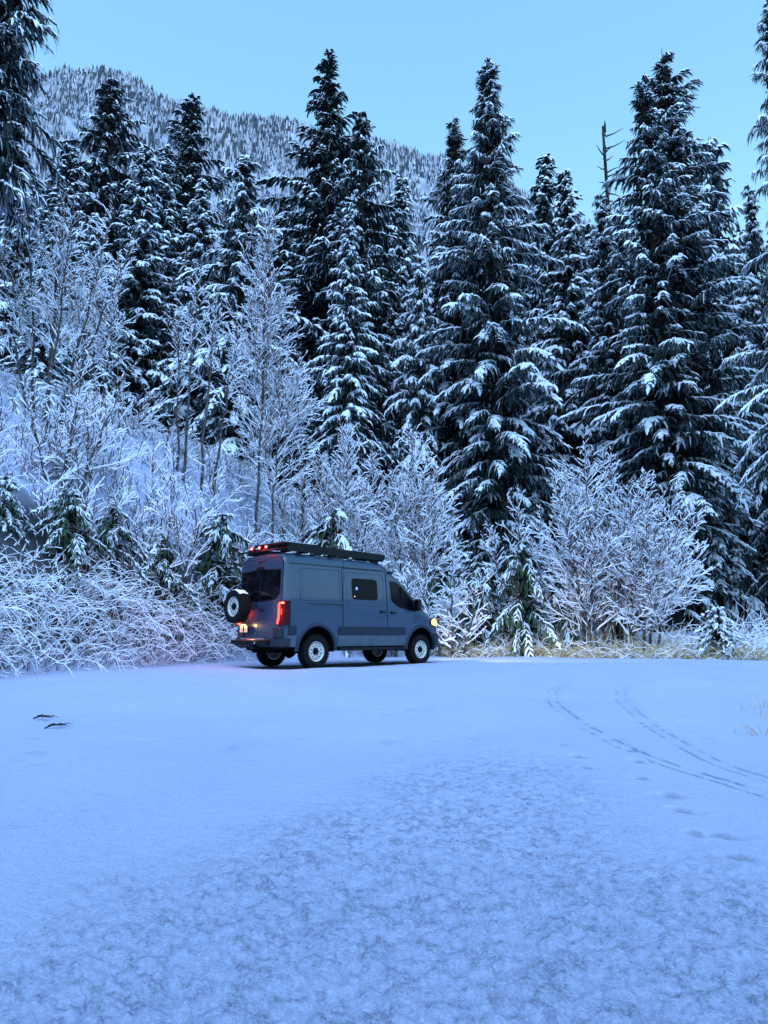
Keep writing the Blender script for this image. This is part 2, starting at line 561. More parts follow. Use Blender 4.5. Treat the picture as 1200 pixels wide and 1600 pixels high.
def make_mountain():
    rp = [at(px, py + 9, RY) for px, py in RIDGE]
    rx = np.array([p.x / RY for p in rp])
    rz = np.array([p.z for p in rp])
    u = np.linspace(rx[0], rx[-1], 260)
    d = np.linspace(0, 1.25, 110)
    U, D = np.meshgrid(u, d)
    Yy = 130 + (RY - 130) * D
    H = np.interp(U, rx, rz)
    def height(U, D):
        Yy = 130 + (RY - 130) * D
        H = np.interp(U, rx, rz)
        up = np.where(D <= 1, D ** 1.15, 1 - (D - 1) * 0.9)
        rough = (fbm(U * 9, D * 5, 4, 5) - 0.5) * 0.16 * H * np.clip(D * (1.02 - D) * 4, 0, 1)
        return 4 + (H - 4) * up + rough + (fbm(U * 60, D * 4, 14, 3) - 0.5) * 9 * (D > 0.05)
    Z = height(U, D)
    V = np.stack([U * Yy, Yy, Z], -1).reshape(-1, 3)
    n0, n1 = U.shape
    idx = np.arange(n0 * n1).reshape(n0, n1)
    Q = np.stack([idx[:-1, :-1], idx[:-1, 1:], idx[1:, 1:], idx[1:, :-1]], -1).reshape(-1, 4)
    mm = noise_mat("mountain_snow", (0.16, 0.18, 0.25), (0.46, 0.50, 0.62), 0.035, 0.85, 0.15, detail=8)
    obj("mountain", mesh_data("mountain", V, [(Q, 0)], mm, True), kind="structure", label="snowy wooded mountain ridge")
    # forest of far conifers: jagged little cones, snow on part of their faces
    N = 23000
    rg = np.random.default_rng(5)
    du = rg.uniform(-0.60, 0.36, N)
    dd = np.sqrt(rg.uniform(0.12, 1.06, N)).clip(0, 1.02)
    keep = fbm(du * 22, dd * 9, 51, 3) + 0.25 * (dd > 0.97) > 0.37
    du, dd = du[keep], dd[keep]
    du = np.concatenate([du, rg.uniform(-0.60, 0.36, 900)])
    dd = np.concatenate([dd, rg.uniform(0.985, 1.01, 900)])
    n = len(du)
    yy = 130 + (RY - 130) * dd
    base = np.stack([du * yy, yy, height(du, dd) - 0.6], -1)
    hh = rg.uniform(4, 14, n) * (0.30 + 1.4 * fbm(du * 14, dd * 7, 53))
    hh[-900:] = rg.uniform(4, 17, 900)
    ww = hh * rg.uniform(0.13, 0.20, n)
    K = 3
    rings = [(0.0, 0.95), (0.45, 0.62), (1.0, 0.0)]
    a0 = rg.uniform(0, 6.28, n)
    Vs = []
    for q, (hz, rr) in enumerate(rings):
        for k in range(K):
            t = a0 + 2 * math.pi * k / K + q * 0.5
            j = rg.uniform(0.65, 1.3, n)
            dz = rg.uniform(-0.05, 0.03, n) * hh
            Vs.append(np.stack([base[:, 0] + np.cos(t) * rr * ww * j, base[:, 1] + np.sin(t) * rr * ww * j, base[:, 2] + hz * hh + (dz if rr > 0 else 0)], -1))
    Vt = np.stack(Vs, 1)                                 # n, 7*K, 3
    P = Vt.shape[1]
    off = (np.arange(n) * P)[:, None]
    fs, fd = [], []
    snowy = (rg.random(n) * 0.45 + 0.75 * (fbm(du * 26, dd * 11, 57, 3) - 0.12)).clip(0.10, 0.62)
    for q in range(len(rings) - 1):
        for k in range(K):
            f = np.array([q * K + k, q * K + (k + 1) % K, (q + 1) * K + (k + 1) % K, (q + 1) * K + k])[None, :] + off
            s = (rg.random(n) < snowy) if True else None
            fs.append(f[s])
            fd.append(f[~s])
    far_g = noise_mat("far_foliage", (0.042, 0.058, 0.085), (0.09, 0.11, 0.15), 0.2, 0.9, 0.1)  # haze put into both far colours: paler bluish needles, duller snow
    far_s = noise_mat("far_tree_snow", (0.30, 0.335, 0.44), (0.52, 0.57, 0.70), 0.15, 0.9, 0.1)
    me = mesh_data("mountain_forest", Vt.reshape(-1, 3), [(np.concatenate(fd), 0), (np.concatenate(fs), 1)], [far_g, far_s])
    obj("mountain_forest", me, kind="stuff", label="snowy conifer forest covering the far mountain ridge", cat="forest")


make_mountain()

# unseen hill ring, added to block the yellow low sky beside and behind
def make_hill_blocker():
    a = np.radians(np.linspace(48, 312, 180))
    d = np.linspace(0, 1, 24)
    A, D = np.meshgrid(a, d)
    R_ = 180 + 620 * D
    H = 95 + 90 * fbm(A * 2.2 + 5, A * 0 + 3, 91, 4) * (0.7 + 0.3 * np.cos(A * 2))
    Z = H * np.sin(np.clip(D * 1.15, 0, 1) * math.pi / 2) + (fbm(A * 24, D * 8, 92, 4) - 0.5) * 22 * (D > 0.04) - 1.0 * (D < 0.04)
    V = np.stack([R_ * np.sin(A), R_ * np.cos(A), Z], -1).reshape(-1, 3)
    n0, n1 = A.shape
    idx = np.arange(n0 * n1).reshape(n0, n1)
    Q = np.stack([idx[:-1, :-1], idx[:-1, 1:], idx[1:, 1:], idx[1:, :-1]], -1).reshape(-1, 4)
    mm = noise_mat("blocker_slopes", (0.05, 0.06, 0.08), (0.50, 0.54, 0.66), 0.06, 0.9, 0.1, detail=9)
    obj("hill_blocker", mesh_data("hill_blocker", V, [(Q, 0)], mm, True), kind="structure", label="unseen hill ring added to block the yellow horizon")


make_hill_blocker()

# ------------------------------------------------------------------ conifers
def trunk_mesh(H, r, seed, bark, top=1.0, lean=0.0):
    rg = np.random.default_rng(seed)
    n, K = 12, 9
    t = np.linspace(0, top, n)
    V = []
    ph = rg.uniform(0, 6.28, 2)
    for i, q in enumerate(t):
        rad = r * ((1 - q) ** 0.8 * 0.97 + 0.03) * (1 + 0.6 * math.exp(-q * 40))
        ox = lean * q * q * H + 0.05 * math.sin(q * 7 + ph[0])
        oy = 0.05 * math.sin(q * 6 + ph[1])
        for k in range(K):
            a = 2 * math.pi * k / K
            rr = rad * (1 + 0.10 * math.sin(3 * a + q * 20))
            V.append((ox + rr * math.cos(a), oy + rr * math.sin(a), q * H - (0.6 if i == 0 else 0)))
    Q = [(i * K + k, i * K + (k + 1) % K, (i + 1) * K + (k + 1) % K, (i + 1) * K + k) for i in range(n - 1) for k in range(K)]
    cap = np.array([[(n - 1) * K + k for k in range(K)]])
    return mesh_data("trunk", np.array(V), [(np.array(Q), 0), (cap, 0)], bark, True)


def crown_mesh(seed, H, R, start=0.04, dz=0.42, per=5, tw=18, twl=0.75, tww=0.13, droop=0.5, tdroop=0.8, snow=0.75, shape=0.55,
               fol=None, top_dark=0.12, inner=900, gap=0.0, wig=0.25, lump=0.35):
    """branches in loose whorls, each a drooping bough of hanging twigs; snow lies along the tops of the twigs"""
    rg = np.random.default_rng(seed)
    fol = fol or M["foliage"]
    P0, DH, LN, DR, WD, SN, AXZ = [], [], [], [], [], [], []
    woodV, woodF = [], []
    z = start * H
    lobes = rg.uniform(0, 6.28, 4)
    zi = 0
    while z < H * 0.992:
        t = z / H
        rmax = R * min(1.0, ((1 - t) / shape)) ** 0.85 + 0.10
        low = min(1.0, 0.45 + t / (start + 0.18) * 0.32) if t < start + 0.18 else 1.0
        nb = max(3, int(round(per * (0.6 + 0.4 * rmax / R) + rg.uniform(-1, 1))))
        a0 = rg.uniform(0, 6.28)
        for b in range(nb):
            a = a0 + 2 * math.pi * b / nb + rg.normal(0, 0.25)
            if rg.random() < gap:
                continue
            lob = 1 + lump * 0.5 * math.sin(2 * a + lobes[0] + z * 0.35) + lump * 0.4 * math.sin(3 * a - z * 0.6 + lobes[1])
            L = rmax * low * lob * rg.uniform(0.55, 1.10) * (1.28 if rg.random() < 0.07 else 1.0)
            if L < 0.12:
                L = 0.12
            up = 0.30 + 0.55 * t ** 2 + rg.normal(0, 0.08)
            dr = droop * (0.55 + 0.45 * (1 - t)) + rg.normal(0, 0.08)
            if t > 0.93:
                up += 0.4
            zb = z + rg.uniform(-0.5, 0.5) * dz
            ca, sa = math.cos(a), math.sin(a)
            n = max(5, int(tw * (0.35 + 0.65 * L / R) + 0.5))
            s = np.sort(rg.uniform(0.18, 1.0, n))
            s[-1] = 1.0
            bend = rg.normal(0, 0.12)
            bx = L * s
            lat = bend * L * s * s
            bz = zb + L * (up * s - dr * s * s * 1.35)
            P = np.stack([ca * bx - sa * lat, sa * bx + ca * lat, bz], -1)
            side = np.where(np.arange(n) % 2 == 0, 1.0, -1.0)
            th = a + side * (math.radians(68) * (1 - 0.72 * s) + rg.normal(0, 0.22, n))
            th[-1] = a
            l = twl * (0.45 + 0.55 * np.sqrt(np.clip(L / R, 0, 1))) * (1.15 - 0.45 * s) * rg.uniform(0.65, 1.25, n)
            l = np.minimum(l, 0.35 + 0.75 * L)
            P0.append(P)
            DH.append(np.stack([np.cos(th), np.sin(th)], -1))
            LN.append(l)
            DR.append(tdroop * rg.uniform(0.6, 1.3, n) * (0.8 if t > 0.9 else 1))
            WD.append(tww * rg.uniform(0.75, 1.25, n) * (0.6 + 0.4 * L / R if L < R else 1))
            bs = snow * (1 - top_dark * 3 * max(0, t - 0.72)) * rg.uniform(0.45, 1.25)
            SN.append(np.clip(bs * rg.uniform(0.6, 1.3, n) * (0.05 + 1.15 * s ** 1.2), 0, 1.3))
            # wooden branch
            o = len(woodV)
            for q in (0, 0.35, 0.7, 1.0):
                rr = 0.035 * (1 - 0.8 * q) * (0.4 + 0.6 * L / max(R, .1)) + 0.006
                cx, cy, cz = ca * L * q - sa * bend * L * q * q, sa * L * q + ca * bend * L * q * q, zb + L * (up * q - dr * q * q * 1.35)
                woodV += [(cx - sa * rr, cy + ca * rr, cz), (cx + sa * rr, cy - ca * rr, cz), (cx, cy, cz - 1.6 * rr)]
            for q in range(3):
                for k in range(3):
                    woodF.append((o + q * 3 + k, o + q * 3 + (k + 1) % 3, o + q * 3 + 3 + (k + 1) % 3, o + q * 3 + 3 + k))
        z += dz * rg.uniform(0.75, 1.25) * (0.55 + 0.45 * min(1, rmax / R + 0.2))
        zi += 1
    P0 = np.concatenate(P0); DH = np.concatenate(DH); LN = np.concatenate(LN); DR = np.concatenate(DR); WD = np.concatenate(WD); SN = np.concatenate(SN)
    n = len(P0)
    qs = np.array([0, 0.38, 0.72, 1.0])
    wq = np.array([0.55, 1.0, 0.75, 0.12])
    C = np.zeros((n, 4, 3))
    for i, q in enumerate(qs):
        hz = LN * (q - 0.30 * DR * q * q)
        C[:, i, 0] = P0[:, 0] + DH[:, 0] * hz
        C[:, i, 1] = P0[:, 1] + DH[:, 1] * hz
        C[:, i, 2] = P0[:, 2] + LN * (0.10 * q - 0.85 * DR * q ** 1.6)
    C += rg.normal(0, 0.02, C.shape)
    S = np.stack([-DH[:, 1], DH[:, 0], np.zeros(n)], -1)
    # foliage: flat feathered strip plus side barbs
    wv = WD[:, None] * wq[None, :] * rg.uniform(0.7, 1.3, (n, 4))
    Lf = C - S[:, None, :] * wv[:, :, None]
    Rf = C + S[:, None, :] * wv[:, :, None]
    Lf[:, :, 2] -= 0.5 * wv
    Rf[:, :, 2] -= 0.5 * wv
    Cc = C.copy()
    VG = np.concatenate([Lf, Cc, Rf], 1).reshape(-1, 3)          # 12 per twig
    o12 = (np.arange(n) * 12)[:, None]
    FG = []
    for i in range(3):
        FG.append(np.array([i, 4 + i, 5 + i, 1 + i])[None] + o12)
        FG.append(np.array([4 + i, 8 + i, 9 + i, 5 + i])[None] + o12)
    FG = np.concatenate(FG)
    # snow: raised rounded strip along the twig, only where snow stuck
    ok = SN > 0.26
    m = int(ok.sum())
    sc = SN[ok][:, None]
    wvs = WD[ok][:, None] * np.array([0.55, 0.92, 0.80, 0.14])[None] * sc * rg.uniform(0.55, 1.3, (m, 4))
    hs = 0.030 + 0.055 * sc * rg.uniform(0.6, 1.3, (m, 4))
    hs[:, 3] *= 0.5
    Cs = C[ok]
    keep = rg.uniform(0.75, 1.0, m)[:, None, None]
    Cs = Cs[:, :1] + (Cs - Cs[:, :1]) * keep
    Sn = S[ok]
    Ls = Cs - Sn[:, None, :] * wvs[:, :, None]
    Rs = Cs + Sn[:, None, :] * wvs[:, :, None]
    Ls[:, :, 2] += 0.012 - 0.35 * wvs
    Rs[:, :, 2] += 0.012 - 0.35 * wvs
    Ts = Cs.copy()
    Ts[:, :, 2] += hs
    VS = np.concatenate([Ls, Ts, Rs], 1).reshape(-1, 3)
    oS = (np.arange(m) * 12)[:, None] + len(VG)
    FS = []
    for i in range(3):
        FS.append(np.array([i, 4 + i, 5 + i, 1 + i])[None] + oS)
        FS.append(np.array([4 + i, 8 + i, 9 + i, 5 + i])[None] + oS)
    FS = np.concatenate(FS)
    # inner dead and shaded twigs near the trunk
    ni = inner
    zz = rg.uniform(start, 0.95, ni)
    rr = R * np.minimum(1, ((1 - zz) / shape)) ** 0.85 * rg.uniform(0.05, 0.62, ni)
    aa = rg.uniform(0, 6.28, ni)
    ctr = np.stack([np.cos(aa) * rr, np.sin(aa) * rr, zz * H], -1)
    a1 = rg.normal(0, 1, (ni, 3)); a1 /= np.linalg.norm(a1, axis=1)[:, None]
    a2 = rg.normal(0, 1, (ni, 3)); a2 /= np.linalg.norm(a2, axis=1)[:, None]
    sz = rg.uniform(0.10, 0.28, ni)[:, None] * min(1, R / 3)
    VI = np.stack([ctr - a1 * sz, ctr + a2 * sz * 0.6, ctr + a1 * sz, ctr - a2 * sz * 0.6], 1).reshape(-1, 3)
    FI = (np.arange(ni) * 4)[:, None] + np.arange(4)[None] + len(VG) + len(VS)
    VW = np.array(woodV)
    FW = np.array(woodF) + len(VG) + len(VS) + len(VI)
    V = np.concatenate([VG, VS, VI, VW])
    return mesh_data("crown", V, [(FG, 0), (FI, 1), (FW, 1), (FS, 2)], [fol, M["bark"], M["snow"]])


PROTO = {}
def proto(key, H, R, seed, trunk_r, **kw):
    PROTO[key] = (H, R, trunk_mesh(H, trunk_r, seed, M["bark"]), crown_mesh(seed, H, R, **kw))


proto("big", 36, 3.9, 11, 0.42, dz=0.74, per=6, tw=64, twl=1.15, tww=0.078, droop=0.55, tdroop=1.05, snow=1.25, shape=0.58, lump=0.7, inner=2600)
proto("big2", 38, 4.2, 12, 0.46, dz=0.84, per=6, tw=64, twl=1.2, tww=0.080, droop=0.52, tdroop=1.0, snow=1.10, shape=0.60, lump=0.9, gap=0.14, inner=3400)
proto("spire", 36, 3.0, 25, 0.36, dz=0.72, per=5, tw=44, twl=1.0, tww=0.080, droop=0.58, tdroop=1.1, snow=1.15, shape=0.55, lump=0.8, inner=2200, start=0.03, gap=0.06)
proto("dark", 34, 3.2, 13, 0.38, dz=0.60, per=6, tw=26, twl=1.0, tww=0.13, droop=0.45, tdroop=1.0, snow=0.74, shape=0.5, lump=0.8, top_dark=0.35, start=0.03, inner=1600, gap=0.08)
proto("dark2", 34, 3.4, 23, 0.38, dz=0.66, per=5, tw=28, twl=1.1, tww=0.13, droop=0.62, tdroop=1.15, snow=0.80, shape=0.42, lump=0.9, top_dark=0.35, start=0.03, inner=1600, gap=0.10)
proto("mid", 24, 3.3, 14, 0.30, dz=0.55, per=6, tw=28, twl=1.05, tww=0.12, droop=0.55, tdroop=1.0, snow=1.75, shape=0.72, lump=0.7, start=0.02)
proto("mid2", 24, 3.3, 24, 0.30, dz=0.62, per=5, tw=30, twl=1.1, tww=0.12, droop=0.7, tdroop=1.15, snow=1.7, shape=0.60, lump=0.9, start=0.02, gap=0.1)
proto("slim", 26, 2.4, 15, 0.26, dz=0.50, per=5, tw=22, twl=0.90, tww=0.12, droop=0.55, tdroop=1.1, snow=1.55, shape=0.65, lump=0.7, start=0.02)
proto("young", 4.2, 1.7, 16, 0.06, dz=0.26, per=5, tw=22, twl=0.62, tww=0.055, droop=0.95, tdroop=1.25, snow=1.0, shape=0.6, fol=M["foliage_young"], inner=300, lump=0.8, start=0.02, gap=0.2)
proto("young2", 3.6, 1.7, 19, 0.06, dz=0.28, per=4, tw=24, twl=0.66, tww=0.055, droop=1.1, tdroop=1.3, snow=1.05, shape=0.5, fol=M["foliage_young"], inner=200, lump=0.9, start=0.05, gap=0.25)
proto("sapling", 2.0, 0.70, 17, 0.03, dz=0.10, per=6, tw=12, twl=0.28, tww=0.035, droop=0.6, tdroop=0.9, snow=0.85, shape=0.8, fol=M["foliage_young"], inner=120, lump=0.2, start=0.02)
proto("near", 30, 3.6, 18, 0.35, dz=0.50, per=6, tw=36, twl=1.35, tww=0.085, droop=0.65, tdroop=1.2, snow=0.95, shape=0.6, lump=0.6, start=0.40, inner=900)


def conifer(name, kind, px, py, Y, label, wide=1.0, rot=None, group=None, cat="tree", sink=0.0):
    H, R, tm, cm = PROTO[kind]
    p = at(px, py, Y)
    g = tz(p.x, Y) - sink
    root = obj(name, None, label=label, cat=cat, group=group)
    root.location = (p.x, Y, g)
    h = (p.z - g) / H
    a = rot if rot is not None else (px * 1.37 + py * 0.77) % 6.28
    root.rotation_euler = (0, 0, a)
    w = wide * h
    root.scale = (w, w, h)
    obj("trunk", tm, root)
    obj("crown", cm, root)
    return root


GF = "conifers of the forest edge"
conifer("conifer_tree", "big", 760, 92, 39, "tallest broad snowy conifer in the middle, behind the van's front", 1.02, 0.6, GF)
conifer("conifer_tree", "spire", 708, 182, 42, "slim conifer leaning close against the left flank of the broad middle conifer", 1.15, 1.0, GF)
conifer("conifer_tree", "big2", 1034, 74, 38, "tallest conifer on the right, behind the frosted round bush", 1.10, 2.1, GF)
conifer("conifer_tree", "spire", 1002, 118, 37, "pointed conifer joined to the left side of the tall right conifer", 1.2, 0.4, GF)
conifer("conifer_tree", "dark", 512, 84, 45, "tall dark conifer with thin snow, above the van's roof", 1.12, 0.2, GF)
conifer("conifer_tree", "dark2", 566, 172, 43, "dark conifer with a bare crooked tip beside the tall dark one", 0.95, 2.6, GF)
conifer("conifer_tree", "mid", 545, 330, 38, "shorter snowy conifer in front of the two dark conifers", 0.80, 1.1, GF)
conifer("conifer_tree", "mid2", 655, 395, 41, "low snowy conifer between the dark pair and the broad middle conifer", 0.72, 3.1, GF)
conifer("conifer_tree", "slim", 626, 276, 62, "small pointed conifer seen against the mountain, right of the dark pair", 1.0, 2.0, GF)
conifer("conifer_tree", "slim", 850, 245, 56, "narrow conifer just right of the broad middle conifer", 1.2, 0.9, GF)
conifer("conifer_tree", "slim", 882, 270, 50, "narrow snowy conifer standing left of the gap of sky", 1.05, 4.0, GF)
conifer("conifer_tree", "slim", 918, 352, 60, "short conifer at the foot of the gap of sky", 1.0, 5.0, GF)
conifer("conifer_tree", "mid2", 1108, 212, 50, "conifer with a thin tip right of the tallest right conifer", 0.80, 1.6, GF)
conifer("conifer_tree", "spire", 1168, 285, 41, "snowy conifer below the dark hanging boughs at the right edge", 0.85, 2.9, GF)
conifer("conifer_tree", "dark2", 176, 122, 56, "slim dark conifer rising highest against the left of the mountain", 1.23, 3.3, GF)
conifer("conifer_tree", "dark", 297, 150, 64, "dark conifer with a blunt top in front of the middle of the mountain", 1.23, 0.9, GF)
conifer("conifer_tree", "slim", 110, 232, 50, "small pointed conifer beside the hanging boughs at upper left", 1.43, 5.2, GF)
conifer("conifer_tree", "mid", 228, 236, 44, "broad snowy conifer above the bare snow slope", 1.10, 0.1, GF)
conifer("conifer_tree", "mid2", 384, 238, 42, "snowy conifer above the tall frosted alder", 1.07, 2.4, GF)
conifer("conifer_tree", "mid", 318, 282, 45, "snowy conifer between the broad one and the one above the alder", 1.04, 4.4, GF)
conifer("conifer_tree", "slim", 262, 232, 54, "slender conifer tucked behind the broad snowy conifer on the slope", 1.30, 3.7, GF)
conifer("conifer_tree", "mid2", 36, 300, 42, "snowy conifer under the hanging boughs at the left edge", 1.04, 1.3, GF)
conifer("conifer_tree", "mid", 80, 345, 36, "low snowy conifer above the frosted bare clump at left", 0.98, 5.9, GF)
conifer("conifer_tree", "slim", 440, 320, 52, "snowy conifer half hidden left of the tall dark conifer", 1.62, 2.2, GF)
conifer("conifer_tree", "mid2", 150, 330, 40, "low snowy conifer left of the broad one on the slope", 1.01, 2.7, GF)
conifer("conifer_tree", "near", 20, -210, 19, "near conifer with dark hanging boughs in the upper left corner", 1.0, 0.5)
conifer("conifer_tree", "big2", 1198, -20, 30, "near dark conifer whose boughs reach in at the upper right edge", 0.66, 1.9)
GB = "dark conifers deep behind the front row"
for (px, py, Y, k, lb) in ((470, 330, 58, "dark", "dark conifer deep behind, left of the tall dark conifer"), (600, 360, 56, "dark", "dark conifer deep behind the pointed one seen against the mountain"),
                           (690, 330, 58, "dark", "dark conifer deep behind the slim one at the broad conifer's left flank"), (820, 330, 62, "big", "dark conifer deep behind the broad middle conifer's right side"),
                           (870, 420, 52, "mid", "lower conifer in the dark gap below the two narrow conifers"), (965, 330, 60, "dark", "dark conifer deep behind the dead snag"),
                           (1075, 260, 62, "dark", "dark conifer deep behind the tallest right conifer"), (1150, 360, 56, "dark", "dark conifer deep behind the thin tipped right conifer"),
                           (1215, 330, 52, "big", "dark conifer cut by the right edge, deep in the forest"), (938, 300, 43, "spire", "conifer in front of the dead snag, left of the tallest right conifer"),
                           (1240, 420, 40, "dark", "low conifer at the right edge above the fir sapling"), (360, 330, 60, "dark", "dark conifer deep behind the one above the tall alder"),
                           (205, 330, 62, "dark", "dark conifer deep behind the broad one on the slope"), (20, 360, 60, "dark", "dark conifer deep behind the left edge conifers")):
    conifer("conifer_tree", k, px, py, Y, lb, 1.0, None, GB)
# young drooping conifers on the bank
for (px, py, Y, w, lb) in ((51, 690, 21.0, 1.0, "snow laden young conifer at the left edge above the brambles"),
                           (115, 765, 17.0, 1.05, "bowed young conifer over the dark hollow in the left thicket"),
                           (345, 795, 22.0, 0.95, "drooping young conifer just left of the van's rear window"),
                           (520, 800, 26.0, 0.9, "young conifer peeking over the van's roof rack"),
                           (749, 875, 27.6, 1.0, "drooping young conifer in front of the van's nose"),
                           (692, 842, 28.0, 0.9, "young conifer behind the van's windscreen"),
                           (815, 845, 27.5, 0.85, "young conifer left of the round frosted bush"),
                           (880, 900, 27.6, 0.85, "low drooping young conifer under the round frosted bush"),
                           (958, 880, 27.0, 0.55, "slender young conifer at the stem of the round frosted bush"),
                           (11, 740, 16.0, 1.0, "young conifer cut by the left edge behind the brambles"),
                           (176, 790, 18.4, 1.0, "dark young conifer with bowed boughs left of the hollow behind the brambles"),
                           (255, 835, 19.6, 1.1, "low young conifer spreading over the brambles left of the van"),
                           (200, 700, 26.0, 0.7, "young conifer at the foot of the bare snow slope"),
                           (60, 600, 26.0, 0.8, "dark young conifer amid the stems of the left frosted clump")):
    conifer("young_conifer", "young" if px % 2 else "young2", px, py, Y, lb, w * 1.1, None, "young conifers along the bank", "tree")
conifer("conifer_sapling", "sapling", 1121, 952, 23.2, "small green snow dusted fir sapling at the clearing's right edge", 1.25, None, None, "sapling")

# broken dead snag
def make_snag():
    p = at(943, 196, 46)
    g = tz(p.x, 46)
    H = p.z - g
    root = obj("dead_snag", None, label="bare broken dead trunk with stub branches left of the right conifers", cat="dead tree")
    root.location = (p.x, 46, g)
    obj("trunk", trunk_mesh(H * 1.28, 0.28, 77, M["bark"], 0.78), root)
    mb = MB()
    rg = random.Random(4)
    for i in range(22):
        z = H - 0.3 - i * 0.32
        a = rg.uniform(0, 6.28)
        L = rg.uniform(0.5, 1.6)
        c, s = math.cos(a), math.sin(a)
        mb.tube([(c * .1, s * .1, z), (c * L * .5, s * L * .5, z + .02), (c * L, s * L, z + rg.uniform(-.25, .35))], [.07, .045, .015], 4)
    mb.tube([(0.08, 0, H * .985), (0.10, 0, H + .1), (0.13, 0.02, H + .45)], [.09, .07, .012], 6)
    mb.build("stub_branches", M["bark"], root)
make_snag()

# ------------------------------------------------------------------ frosted leafless trees and bushes
def prisms(S, thick=1.0, snow_h=1.5):
    """S rows: p0(3) p1(3) r0 r1 snowflag -> V, bark quads, snow quads"""
    S = np.asarray(S, float)
    p0, p1, r0, r1, sn = S[:, 0:3], S[:, 3:6], S[:, 6:7], S[:, 7:8], S[:, 8:9]
    d = p1 - p0
    d /= np.linalg.norm(d, axis=1)[:, None] + 1e-9
    side = np.cross(d, np.array([0, 0, 1.0]))
    ln = np.linalg.norm(side, axis=1)[:, None]
    side = np.where(ln < 0.05, np.array([[1.0, 0, 0]]), side / (ln + 1e-9))
    up = np.cross(side, d)
    n = len(S)
    hi = 1.0 + snow_h * sn
    dn = 0.35
    V = np.stack([p0 + side * r0 - up * r0 * dn, p0 + up * r0 * hi, p0 - side * r0 - up * r0 * dn,
                  p1 + side * r1 - up * r1 * dn, p1 + up * r1 * hi, p1 - side * r1 - up * r1 * dn], 1).reshape(-1, 3)
    o = (np.arange(n) * 6)[:, None]
    top = np.concatenate([np.array([0, 1, 4, 3])[None] + o, np.array([1, 2, 5, 4])[None] + o])
    bot = np.array([2, 0, 3, 5])[None] + o
    fl = np.concatenate([sn[:, 0], sn[:, 0]]) > 0.35
    return V, np.concatenate([bot, top[~fl]]), top[fl]


def seg_path(out, pts, r0, r1, sn):
    n = len(pts) - 1
    for i in range(n):
        a, b = pts[i], pts[i + 1]
        out.append((*a, *b, r0 + (r1 - r0) * i / n, r0 + (r1 - r0) * (i + 1) / n, sn))


def perp(d, rg):
    a = np.array([rg.normal(), rg.normal(), rg.normal() * 0.55])
    a -= d * (a @ d)
    return a / (np.linalg.norm(a) + 1e-9)


def grow(out, p, d, L, r, lvl, rg, tropism, maxl, dens):
    """one branch with its side twigs"""
    nseg = max(2, min(6, int(L / 0.28) + 1))
    pts = [p]
    dd = d.copy()
    for i in range(nseg):
        dd = dd + rg.normal(0, 0.10, 3) + np.array([0, 0, tropism])
        dd /= np.linalg.norm(dd)
        pts.append(pts[-1] + dd * L / nseg)
    sn = 1.0 if (abs(d[2]) < 0.93 and r < 0.03) else (0.5 if abs(d[2]) < 0.8 else 0.0)
    seg_path(out, pts, r, max(0.009, r * 0.5), sn)
    if lvl >= maxl:
        return
    step = (0.23, 0.17, 0.14)[min(lvl, 2)] / dens
    n = max(2, int(L * 0.85 / step))
    for k in range(n):
        t = 0.14 + 0.86 * (k + rg.random() * 0.8) / n
        i = min(nseg - 1, int(t * nseg))
        q = pts[i] + (pts[i + 1] - pts[i]) * (t * nseg - i if t < 1 else 1)
        ld = pts[i + 1] - pts[i]
        ld /= np.linalg.norm(ld) + 1e-9
        nd = ld * rg.uniform(0.65, 1.0) + perp(ld, rg) * 0.72 + np.array([0, 0, 0.12])
        nd /= np.linalg.norm(nd)
        l2 = L * rg.uniform(0.28, 0.55) * (1.15 - 0.75 * t) + 0.07
        if lvl + 1 >= maxl:
            l2 = min(max(l2, 0.16), rg.uniform(0.16, 0.50))
        grow(out, q, nd, l2, max(TWIG_R, r * 0.5), lvl + 1, rg, tropism * 0.8, maxl, dens)


TWIG_R = 0.0118


def bare_tree(seed, stems, H, spread, first=0.22, nb=34, dens=1.0, maxl=2, elev=(25, 60), trunk_r=0.06):
    """stems: list of (offset x, offset y, lean x, lean y, height factor)"""
    rg = np.random.default_rng(seed)
    trunks, out = [], []
    for (ox, oy, lx, ly, hf) in stems:
        h = H * hf
        pts = [np.array([ox, oy, -0.3])]
        for i in range(1, 11):
            t = i / 10
            pts.append(np.array([ox + lx * h * t ** 1.2 + rg.normal(0, 0.03), oy + ly * h * t ** 1.2 + rg.normal(0, 0.03), h * t]))
        tr = []
        r0 = trunk_r * (0.55 + 0.45 * hf)
        for i in range(10):
            tr.append((*pts[i], *pts[i + 1], r0 * (1 - 0.9 * i / 10), r0 * (1 - 0.9 * (i + 1) / 10), 0.0))
        trunks.append(tr)
        for k in range(int(nb * hf)):
            t = first + (0.99 - first) * (k + rg.random()) / (nb * hf)
            i = min(9, int(t * 10))
            q = pts[i] + (pts[i + 1] - pts[i]) * (t * 10 - i)
            a = rg.uniform(0, 6.28)
            e = math.radians(rg.uniform(*elev)) + 0.45 * t
            d = np.array([math.cos(a) * math.cos(e), math.sin(a) * math.cos(e), math.sin(e)])
            L = spread * (0.25 + 0.95 * ((1 - t) / (1 - first)) ** 0.75) * rg.uniform(0.6, 1.15)
            if t < first + 0.12:
                L *= 0.75
            grow(out, q, d, L, max(0.009, r0 * (1 - 0.9 * t) * 0.42), 0, rg, 0.035, maxl, dens)
    return trunks, out


